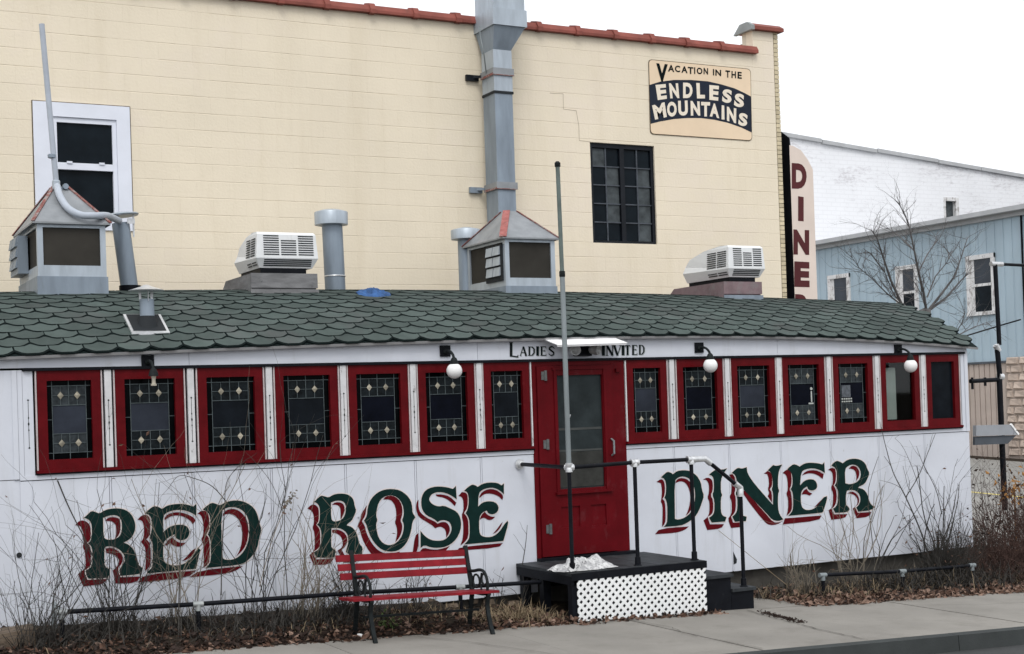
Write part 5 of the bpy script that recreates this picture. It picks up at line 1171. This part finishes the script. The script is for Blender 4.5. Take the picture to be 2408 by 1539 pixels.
# low pipe rails along the bed
def low_rail(label, pts, posts, y, ret=None, group='low pipe rails along the planting bed', silver=(), fm='silver'):
    t = thing('pipe_rail', label, 'railing', tuple(at(*pts[0], y=y)), group)
    W_ = [at(*p, y=y) for p in pts]
    for a, c in zip(W_, W_[1:]): b = MB(); b.tube([a, c], .021, 10); b.build('rail', M['pipe'], t, smooth=True)
    for p in posts:
        w = at(*p, y=y); b = MB(); b.tube([w, (w.x, y, ground_z(w.x) - .1)], .021, 10); b.build('post', M['pipe'] if p not in silver else M['greypipe'], t, smooth=True)
        b = MB(); b.tube([w - Vector((.05, 0, -.002)), w + Vector((.045, 0, -.002))], .0265, 10); b.lathe(w, [(.0265, -.06), (.0265, 0)], 10); b.build('pipe_fitting', M[fm], t, smooth=True)
    if ret:
        w = W_[0]; e = Vector((w.x + .02, ret, w.z)); b = MB(); b.tube(spline([w, w.lerp(e, .5), e + Vector((0, -.05, .01)), e + Vector((0, 0, -.04)), e + Vector((0, .01, -.5))]), .021, 10); b.build('return_leg', M['greypipe'], t, smooth=True)
low_rail('long low black pipe rail left of the porch passing behind the bench', [(145, 1440), (466, 1421), (830, 1395), (1082, 1381), (1272, 1369)], [(145, 1440), (466, 1421), (1082, 1381)], -.6, -.12, fm='dull_fit')
low_rail('low black pipe rail right of the steps half buried in weeds', [(1930, 1353), (2122, 1344), (2290, 1330)], [(1935, 1353), (2122, 1344), (2286, 1330)], -.7, fm='greypipe')
# wire stay from wall to ground
b = MB(); b.tube([at(1690, 1248, y=-.01), at(1850, 1376, y=-.7)], .003, 5); tag(b.build('stay_wire', M['straw'], origin=tuple(at(1850, 1376, y=-.7))), 'thin pale wire slanting from the wall under the DINER letters to the ground', 'wire')

# ================================================================ BENCH
bn = thing('park_bench', 'red slatted bench with black cast iron ends in front of the white wall', 'bench', (-1.95, -1.25, ground_z(-1.95)))
def bz(x, h): return ground_z(x) + h
BL, BR = -2.50, -1.33
def slat(x0, x1, y, h, w, t_, tilt, m_=M['bench_red']):
    c, s = math.cos(tilt), math.sin(tilt); q = []
    for xx in (x0, x1):
        for i, j in ((-1, -1), (1, -1), (1, 1), (-1, 1)):
            dy, dz = i * w / 2, j * t_ / 2; q.append((xx, y + dy * c - dz * s, bz(xx, h) + dy * s + dz * c))
    b = MB(); b.add(q, [(0, 1, 2, 3), (7, 6, 5, 4), (0, 4, 5, 1), (1, 5, 6, 2), (2, 6, 7, 3), (3, 7, 4, 0)]); return b
for k in range(3):
    slat(-2.655 + .012 * k, -1.345 + .014 * k, -1.005 + (-.018) * k, .715 - .082 * k, .062, .022, math.radians(78)).build('back_slat', M['bench_red'], bn)
for k in range(6):
    slat(-2.68, -1.225, -1.455 + .062 * k, .385 - .004 * k, .052, .024, math.radians(-2)).build('seat_slat', M['bench_red'], bn)
for xe in (BL, BR):
    z = lambda h: bz(xe, h)
    def flat(pts, w=.028, dx=.018): 
        b = MB(); P = spline(pts, 6)
        for a, c in zip(P, P[1:]): b.bar(a, c + (c - a) * .08, dx * 2, w, (0, .3, 1) if abs((c - a).normalized().z) < .9 else (0, 1, 0))
        return b
    flat([(xe, -1.46, z(.37)), (xe, -1.43, z(.25)), (xe, -1.475, z(.10)), (xe, -1.53, z(.0))]).build('front_leg', M['iron'], bn)
    flat([(xe, -1.12, z(.37)), (xe, -1.08, z(.22)), (xe, -1.02, z(0))]).build('rear_leg', M['iron'], bn)
    flat([(xe, -1.12, z(.36)), (xe, -1.075, z(.5)), (xe, -1.035, z(.62)), (xe, -.99, z(.78))], .032).build('back_upright', M['iron'], bn)
    flat([(xe, -1.48, z(.368)), (xe, -1.3, z(.355)), (xe, -1.08, z(.36))]).build('seat_rail', M['iron'], bn)
    b = MB(); b.tube(spline([(xe, -1.06, z(.55)), (xe, -1.16, z(.555)), (xe, -1.28, z(.575)), (xe, -1.37, z(.57)), (xe, -1.43, z(.52)), (xe, -1.45, z(.45)), (xe, -1.44, z(.39))]), .015, 8)
    b.tube([(xe, -1.385 + .055 * math.cos(q / 12 * 6.28), z(.495) + .055 * math.sin(q / 12 * 6.28)) for q in range(13)], .010, 6)
    b.tube([(xe, -1.215 + .07 * math.cos(q / 12 * 6.28), z(.465) + .062 * math.sin(q / 12 * 6.28)) for q in range(13)], .010, 6)
    b.tube(spline([(xe, -1.12, z(.40)), (xe, -1.14, z(.47)), (xe, -1.10, z(.53))]), .009, 6); b.tube(spline([(xe, -1.32, z(.39)), (xe, -1.30, z(.46)), (xe, -1.33, z(.55))]), .009, 6)
    b.build('scroll_armrest', M['iron'], bn, smooth=True)
b = MB(); b.bar((BL, -1.25, bz(BL, .20)), (BR, -1.25, bz(BR, .20)), .02, .02); b.build('tie_rod', M['iron'], bn)

# ================================================================ SIGN POLE AT THE RIGHT
PY_ = 2.5
sp = thing('sign_pole', 'tall black pipe pole with side arms and grey arrow board right of the diner', 'pole', tuple(at(2362, 1168, y=PY_)))
def pp(x, y): return at(x, y, y=PY_)
def ptube(name, pts, r, m_=M['pipe']): b = MB(); b.tube(pts, r, 12); return b.build(name, m_, sp, smooth=True)
ptube('upper_pole', [pp(2340, 622), pp(2350, 812)], .034); ptube('upper_pole', [pp(2344, 812), pp(2352, 893)], .040)
ptube('lower_pole', [pp(2350, 893), pp(2363, 1200)], .044)
ptube('top_arm', [pp(2336, 621), pp(2420, 625)], .024); ptube('pipe_fitting', [pp(2330, 621), pp(2357, 622)], .036, M['silver'])
ptube('side_arm', [pp(2352, 893), pp(2282, 897)], .034)
for x, l in ((2286, 28), (2316, 20)): ptube('hanging_hook', [pp(x, 888), pp(x + 1, 888 + l)], .02)
ptube('pipe_fitting', [pp(2348, 886), pp(2357, 887)], .055, M['silver']); ptube('pipe_fitting', [pp(2342, 812), pp(2348, 826)], .048, M['silver']); ptube('pipe_fitting', [pp(2350, 1031), pp(2361, 1032)], .052, M['silver'])
def plate(pl, y0, y1, name, m_): MB().prism([(w.x, w.z) for w in (pp(*q) for q in pl)], y0, y1).build(name, m_, sp)
plate([(2284, 1001), (2363, 999), (2381, 1023), (2284, 1026)], PY_ - .10, PY_ - .03, 'arrow_board', M['board_lt'])
plate([(2284, 1027), (2381, 1024), (2361, 1044), (2284, 1047)], PY_ - .075, PY_ - .03, 'arrow_board', M['arrow'])
b = MB(); b.bar(pp(2365, 998) + Vector((0, -.095, 0)), pp(2383, 1022) + Vector((0, -.095, 0)), .03, .03); b.build('board_trim', M['visor'], sp)
b = MB(); b.tube([at(2240, 800, y=4.), pp(2345, 768), at(2400, 752, y=2.5)], .012, 6); tag(b.build('service_cable', M['pipe'], origin=tuple(pp(2345, 768))), 'black service cable slanting past the sign pole', 'cable')

# ================================================================ VEGETATION
def twig(mb, p, d, l, r, depth, rnd, up=.25, leaf=None, seg=4, spread=.7, bend=.18):
    pts = [Vector(p)]; rad = [r]; d = Vector(d).normalized()
    for k in range(seg):
        d = (d + Vector((rnd.gauss(0, bend), rnd.gauss(0, bend), rnd.gauss(0, bend) + up * .12))).normalized()
        pts.append(pts[-1] + d * l / seg); rad.append(r * (1 - .55 * (k + 1) / seg))
    mb.tube(pts, rad, 4 if r < .012 else 6, cap=False)
    if depth > 0:
        for _ in range(rnd.randint(2, 3) if depth > 1 else rnd.randint(2, 4)):
            i = rnd.randint(1, seg); nd = (d + Vector((rnd.gauss(0, spread), rnd.gauss(0, spread), rnd.gauss(0, spread * .7)))).normalized()
            twig(mb, pts[i], nd, l * rnd.uniform(.4, .7), rad[i] * .62, depth - 1, rnd, up, leaf, seg, spread, bend)
    elif leaf is not None and rnd.random() < leaf[1]:
        leaf[0].append((pts[-1], d))
# bare street tree behind the roof
tr_ = thing('bare_tree', 'leafless spreading tree in front of the pale blue building', 'tree', tuple(at(2175, 900, y=8.)))
TY = 8.0
rn = random.Random(21); tk = MB(); cr_ = MB()
base = at(2188, 860, y=TY); fork = at(2178, 728, y=TY)
tk.tube([base - Vector((0, 0, 1.5)), base, fork], [.13, .12, .09], 10)
limbs = [[(2178, 728), (2172, 690), (2160, 640), (2150, 590), (2140, 540), (2128, 505), (2113, 478)], [(2178, 728), (2165, 690), (2148, 660)], [(2120, 715), (2095, 660), (2075, 600), (2062, 560), (2048, 540)], [(2120, 718), (2085, 690), (2050, 655), (2020, 630), (2000, 600)], [(2120, 715), (2100, 690), (2080, 640), (2078, 590)],
         [(2185, 728), (2215, 690), (2245, 650), (2262, 600), (2275, 560)], [(2185, 730), (2225, 700), (2260, 660), (2280, 640)], [(2180, 700), (2200, 650), (2225, 620), (2240, 590)], [(2160, 640), (2180, 600), (2200, 570), (2205, 545)], [(2150, 590), (2120, 560), (2100, 545)], [(2080, 640), (2050, 600), (2030, 585)], [(2240, 795), (2262, 760), (2270, 735)], [(2240, 795), (2290, 770), (2330, 755)]]
for li, l in enumerate(limbs):
    off = rn.uniform(-.9, .9); pts = [at(q[0], q[1], y=TY + off * min(1, k / 3)) for k, q in enumerate(l)]
    r0 = (.030 if li in (0, 2, 5, 6) else .016); n = len(pts); tk.tube(pts, [r0 * (1 - .75 * k / (n - 1)) for k in range(n)], 6, cap=False)
    for k in range(1, n):
        for _ in range(5):
            d = (pts[k] - pts[k - 1]).normalized() + Vector((rn.gauss(0, .6), rn.gauss(0, .6), rn.gauss(0, .5)))
            twig(cr_, pts[k].lerp(pts[k - 1], rn.random()), d, rn.uniform(.3, .75), .0058, 2, rn, .35, None, 4, .55, .16)
pts = [fork, at(2150, 740, y=TY), at(2122, 718, y=TY)]; tk.tube(pts, [.05, .045, .04], 6)
tk.build('trunk', M['bark'], tr_, smooth=True); cr_.build('crown', M['bark'], tr_)

leafmeshes = []
def leafquad(mb, p, d, l, w, rnd):
    d = Vector(d).normalized(); s = d.cross(Vector((rnd.gauss(0, 1), rnd.gauss(0, 1), rnd.gauss(0, 1)))).normalized() * w / 2; nrm = d.cross(s).normalized() * w * .3
    p = Vector(p); mb.add([p, p + d * l * .5 + s + nrm, p + d * l, p + d * l * .5 - s + nrm, p + d * l * .5], [(0, 1, 4), (1, 2, 4), (2, 3, 4), (3, 0, 4)])
def shrub(label, x, y, n, h, spread, seed, m_='stem', leafp=.06, depth=1, r=.0052, lean=(0, 0), leafm='leafA', name='bare_shrub', group='bare winter shrubs along the diner wall', cat='shrub'):
    rnd = random.Random(seed); z = bed_z(max(-7.9, min(8.9, x)), max(-1.3, min(.1, y))) if -8 < x < 9 else ground_z(7)
    t = thing(name, label, cat, (x, y, z), group); mb = MB(); lv = []
    for k in range(n):
        a = rnd.uniform(0, 6.28); e = rnd.random() ** .7 * spread
        d = Vector((math.cos(a) * e + lean[0], math.sin(a) * e * .35 + lean[1] - .05, 1))
        p = (x + rnd.gauss(0, .10), min(-.06, y + rnd.gauss(0, .05)), z - .03)
        twig(mb, p, d, h * rnd.uniform(.4, 1.1), r * rnd.uniform(.55, 1.25), depth, rnd, .0, (lv, leafp), 8, .55, .13)
    for i, v in enumerate(mb.v):
        if v[1] > -.05 and x < 6.35: mb.v[i] = (v[0], -.05 - (v[1] + .05) * .8, v[2])     # stems that meet the wall bend back off it
    mb.build('stems', M[m_], t)
    lm = MB()
    for p, d in lv: leafquad(lm, (p[0], min(p[1], -.03), p[2]), (d[0], d[1], d[2] - .8), rnd.uniform(.03, .07), rnd.uniform(.015, .03), rnd)
    if lm.f: lm.build('dead_leaves', M[leafm], t)
    return t
shrub('dense tangle of bare dark stems at the far left corner below the first window', -5.25, -.75, 40, 1.05, .8, 1, depth=1, lean=(.15, 0))
shrub('bare stems fanning up over the letter R of RED', -4.55, -.45, 30, 1.35, .55, 2, leafp=.1)
shrub('thin bare stems rising across the letter E of RED up to the window', -3.95, -.35, 15, 1.75, .28, 3, m_='stem_lt', leafp=.12)
shrub('bare stems reaching over the letter D of RED to the third window', -3.15, -.35, 14, 1.75, .35, 4, leafp=.15)
shrub('tall arching stems between the words RED and ROSE', -2.75, -.4, 28, 1.2, .65, 5, m_='stem_lt', lean=(.35, 0))
shrub('low brush of twigs behind the left end of the bench', -2.3, -.4, 40, .6, .7, 6)
shrub('sparse short twigs behind the bench under the word ROSE', -1.55, -.3, 18, .55, .5, 7)
shrub('few short sprigs in the corner between the wall and the porch', -.42, -.25, 9, .42, .5, 8, m_='stem')
shrub('thin pale stems below the right end of the word DINER', 3.95, -.4, 16, 1.25, .28, 9, m_='stem_lt', leafp=.05)
shrub('dry stalks beside the half buried right rail', 3.1, -.5, 26, .55, .55, 10, m_='stem_lt')
shrub('two tall slanting canes beside the last letter of DINER reaching the sill', 4.35, -.3, 7, 1.75, .12, 11, lean=(.22, 0), r=.006, depth=0)
shrub('large forked bare shrub with hanging dead leaves under the last two windows', 5.25, -.35, 14, 1.55, .45, 12, r=.0085, leafp=.30, depth=2)
shrub('thick dark brush at the foot of the right corner of the diner', 5.45, -.45, 120, .72, .85, 13, leafp=.25, depth=1, r=.005)
shrub('upright bare canes just left of the diner right corner', 5.85, -.35, 12, 1.1, .3, 14, leafp=.1, r=.006)
# traced thicker canes that cross the wall
def cane(label, pts, r, y, name='vine_stem', m_='stem', seed=0):
    rnd = random.Random(seed); P = spline([at(*p, y=yy) for p, yy in zip(pts, y)], 6)
    b = MB(); n = len(P); b.tube(P, [r * (1 - .6 * k / (n - 1)) for k in range(n)], 5, cap=False)
    for k in range(4, n, 5):
        d = (P[k] - P[k - 1]).normalized() + Vector((rnd.gauss(0, .7), 0, rnd.gauss(0, .5))); twig(b, P[k], d, rnd.uniform(.1, .3), r * .4, 0, rnd, 0, None, 4, .5, .12)
    return tag(b.build(name, M[m_], origin=tuple(P[0])), label, 'plant', 'bare canes leaning on the diner wall')
cane('long dark cane slanting down from the first window sill to the left brush', [(135, 1130), (165, 1200), (215, 1300), (265, 1420), (300, 1490)], .007, [-.05, -.08, -.15, -.3, -.4], seed=1)
cane('forked pale cane rising from the letter D of RED to the third window', [(520, 1400), (522, 1300), (528, 1200), (535, 1130), (580, 1080)], .006, [-.5, -.3, -.1, -.06, -.05], seed=2)
cane('bowed dark cane arching above the letter D of RED', [(540, 1190), (500, 1145), (455, 1125), (420, 1120), (395, 1150)], .005, [-.2, -.15, -.1, -.08, -.06], seed=3)
cane('curving cane between RED and the upright dead flower head', [(610, 1400), (640, 1290), (665, 1220), (640, 1140), (590, 1075)], .005, [-.5, -.3, -.15, -.08, -.05], seed=4)
cane('stiff grey cane crossing the front of the low rail below RED', [(420, 1510), (421, 1400), (424, 1290), (424, 1200)], .007, [-.75, -.6, -.35, -.2], seed=5)
cane('main forked cane of the right shrub running up to the clear window', [(2190, 1330), (2165, 1250), (2130, 1170), (2100, 1110), (2080, 1040)], .011, [-.4, -.3, -.2, -.1, -.06], seed=6)
cane('dark cane crossing rightward under the last window', [(2130, 1170), (2160, 1120), (2180, 1070), (2200, 1020)], .007, [-.2, -.15, -.1, -.06], seed=7)
cane('thin curling cane drooping right of the last window post', [(2215, 1210), (2200, 1150), (2170, 1090), (2155, 1050)], .006, [-.25, -.2, -.1, -.06], seed=8)
cane('straight thick cane near the right corner of the diner', [(2225, 1290), (2240, 1230), (2252, 1180), (2256, 1140)], .009, [-.3, -.25, -.2, -.15], seed=9)
cane('sooty thin cane before the wall left of the door', [(1228, 1330), (1236, 1280), (1240, 1235)], .006, [-.15, -.1, -.08], seed=10)
# dead flower head
b = MB(); rnd = random.Random(5); p = at(690, 1165, y=-.12); q = at(672, 1192, y=-.12)
for k in range(40): leafquad(b, q.lerp(p, rnd.random()) + Vector((rnd.gauss(0, .02), rnd.gauss(0, .01), rnd.gauss(0, .02))), (rnd.gauss(0, 1), rnd.gauss(0, 1), rnd.gauss(0, 1)), .035, .02, rnd)
b.tube(spline([at(610, 1380, y=-.5), at(640, 1270, y=-.3), at(672, 1192, y=-.12), p]), .004, 5)
tag(b.build('dead_flower_head', M['stem_lt'], origin=tuple(q)), 'dry brown flower head on a stalk between RED and ROSE', 'plant')
# bramble mass at the far right
bx = thing('bramble_bush', 'big tangled red brown bramble bush at the right corner of the diner', 'bush', (7.2, -.2, ground_z(7)))
b = MB(); rnd = random.Random(31); lm = MB(); lv = []
for k in range(820):
    x = rnd.uniform(6.0, 8.9); y = rnd.uniform(-1.05, .9); d = Vector((rnd.gauss(0, .6), rnd.gauss(0, .4), 1)); h = rnd.uniform(.7, 1.35) * (.55 + .5 * min(1, max(0, (x - 6.2) / .9)))
    twig(b, (x, y, ground_z(7) - .05), d, h, .0055, 1, rnd, -.25, (lv, .5), 5, .6, .2)
b.build('stems', M['bramble'], bx)
for p, d in lv: leafquad(lm, p, (d[0], d[1], d[2] - .6), rnd.uniform(.03, .07), rnd.uniform(.02, .04), rnd)
lm.build('dead_leaves', M['leafC'], bx)
shrub('dark seed headed weeds in front of the sign pole base', 7.6, .9, 22, .85, .4, 15, leafp=.5, leafm='leafC', depth=1, group='bare winter shrubs along the diner wall')
ob = MB(); rnd = random.Random(6); pc_ = at(2385, 1150, y=1.8)
for k in range(70): leafquad(ob, pc_ + Vector((rnd.gauss(0, .12), rnd.gauss(0, .1), rnd.gauss(0, .14))), (rnd.gauss(0, 1), rnd.gauss(0, 1), rnd.gauss(0, 1)), .09, .05, rnd)
ob.tube([pc_, (pc_.x, pc_.y, ground_z(7))], .012, 5)
tag(ob.build('orange_shrub', mat('orange_dead_foliage', (.34, .17, .05), .8, var=.3, vs=10), origin=tuple(pc_)), 'small clump of orange dead foliage at the right frame edge beside the sign pole', 'shrub')

# leaf litter and dry grass
lt = [MB(), MB(), MB()]; rnd = random.Random(44)
def edge_y(x):   # front edge of the litter on the sidewalk
    e = -1.30 if x < -.3 else (-.42 if 1.45 < x < 2.55 else -1.36 - .045 * max(0, x - 3))
    return e + .10 * noise.noise((x * 1.7, 3, 0)) + .05 * noise.noise((x * 7, 1, 0))
cnt = 0
while cnt < 9500:
    x = rnd.uniform(-6.4, 8.4); ey = edge_y(x); y = ey + abs(rnd.gauss(0, .42)) if rnd.random() < .75 else rnd.uniform(ey, 0)
    if y > -.02 or (-.3 < x < 2.0 and y > -1.25 and x > -.25): continue
    if 1.45 < x < 2.55 and rnd.random() < .5: continue
    z = max(bed_z(x, y), ground_z(x)) + rnd.uniform(.0, .03)
    if y < -1.25: z = ground_z(x) + rnd.uniform(.004, .014)
    d = (rnd.gauss(0, 1), rnd.gauss(0, 1), rnd.gauss(0, .35)); k = rnd.random(); r3 = 0 if k < .5 else 1 if k < .72 else 2
    if x < -1 and k > .32: r3 = 2 if k < .9 else 1
    if x < -1 and rnd.random() < .25: continue
    if x > 2 and rnd.random() < .22: r3 = 1
    l = rnd.uniform(.03, .085); leafquad(lt[r3], (x, y, z), d, l, l * rnd.uniform(.4, .8), rnd); cnt += 1
ll = MB()
for k in range(3):
    off = len(ll.v); ll.v += lt[k].v; ll.f += [tuple(off + i for i in f) for f in lt[k].f]; ll.m += [k] * len(lt[k].f)
tag(ll.build('leaf_litter', [M['leafA'], M['leafB'], M['leafC']]), 'brown dead leaf litter along the planting bed and sidewalk edge', 'leaf litter', kind='stuff')
def blades(mb, cx, cy, sx, sy, n, h, rnd):
    for _ in range(n):
        x, y = cx + rnd.gauss(0, sx), cy + rnd.gauss(0, sy)
        if -.27 < x < 1.99 and y > -1.21 or y > -.05: continue
        z = bed_z(max(-7.9, min(8.8, x)), max(-1.3, y)); d = Vector((rnd.gauss(0, .8), rnd.gauss(0, .6), rnd.uniform(.3, 1))).normalized(); l = h * rnd.uniform(.4, 1.1); w = .004
        s = Vector((d.y, -d.x, 0)); s = s.normalized() * w if s.length > .01 else Vector((w, 0, 0)); p = Vector((x, y, z)); m_ = p + d * l * .55; e = p + d * l + Vector((0, 0, -l * .25))
        mb.add([p - s, p + s, m_ + s * .8, m_ - s * .8, e], [(0, 1, 2, 3), (3, 2, 4)])
g = MB(); rnd = random.Random(9)
blades(g, -.65, -.75, .28, .22, 700, .26, rnd); blades(g, -1.9, -.6, .7, .25, 350, .16, rnd); blades(g, 3.4, -.6, .7, .2, 300, .26, rnd); blades(g, 5., -.55, .8, .2, 350, .32, rnd); blades(g, 7., -.6, .8, .4, 350, .35, rnd); blades(g, -4., -.6, 1.2, .3, 180, .16, rnd)
tag(g.build('dry_grass', M['straw']), 'dry straw coloured grass and weed stalks in the planting bed', 'grass', kind='stuff')
g = MB(); blades(g, -4.3, -.5, 1.0, .25, 1300, .42, rnd); blades(g, 5.2, -.6, .7, .25, 1500, .5, rnd); blades(g, -2.6, -.5, .5, .2, 700, .4, rnd); blades(g, 3.6, -.45, .6, .15, 500, .3, rnd)
tag(g.build('dead_weeds', M['stem']), 'dark dead weeds standing in the planting bed', 'weeds', kind='stuff')
g = MB()
for _ in range(60): leafquad(g, (-2.15 + rnd.gauss(0, .05), -.95 + rnd.gauss(0, .05), bed_z(-2.15, -.95) + abs(rnd.gauss(0, .06))), (rnd.gauss(0, 1), rnd.gauss(0, 1), .6), .04, .02, rnd)
tag(g.build('green_weed', M['green_leaf'], origin=(-2.15, -.95, bed_z(-2.15, -.95))), 'small green weed growing under the bench', 'plant')
# litter scraps
for (pxy, lab, s) in (((846, 1499), 'small white paper cup scrap beside the bench left front leg', .03), ((765, 1482), 'white crumpled paper scrap left of the bench', .035), ((748, 1450), 'pale scrap of paper in the leaves left of the bench back leg', .03)):
    p = at(*pxy, z=ground_z(-2.7) + .01); b = MB(); v = []
    b.lathe((p.x, p.y, p.z), [(s * .7, 0), (s, s * .5), (s * .8, s), (.002, s * .9)], 6, (.3, .2, 1)); tag(b.build('paper_scrap', M['paper'], origin=tuple(p)), lab, 'litter', 'paper scraps by the bench')
# dark debris stain strip along a sidewalk joint and cracks
b = MB(); rnd = random.Random(12); 
for k in range(260):
    t_ = rnd.random(); p = at(1790 + 100 * t_ + rnd.gauss(0, 4), 1441 + 26 * t_ + rnd.gauss(0, 2.2), z=ground_z(2.0) + .006); leafquad(b, (p.x, p.y, ground_z(p.x) + .006), (rnd.gauss(0, 1), rnd.gauss(0, 1), .1), .03, .02, rnd)
tag(b.build('joint_debris', M['leafC']), 'dark leaf debris caught along a sidewalk joint', 'debris', kind='stuff')

b = MB(); p = at(48, 1478, y=-.55)
b.hexa([(p.x - .22, -.75, p.z - .2), (p.x + .10, -.72, p.z - .2), (p.x + .12, -.45, p.z - .2), (p.x - .2, -.42, p.z - .2), (p.x - .21, -.74, p.z - .01), (p.x + .09, -.71, p.z + .012), (p.x + .11, -.46, p.z + .02), (p.x - .19, -.43, p.z)])
tag(b.build('stone_block', M['found'], origin=tuple(p)), 'dark rough stone block lying at the far left foot of the wall', 'stone')
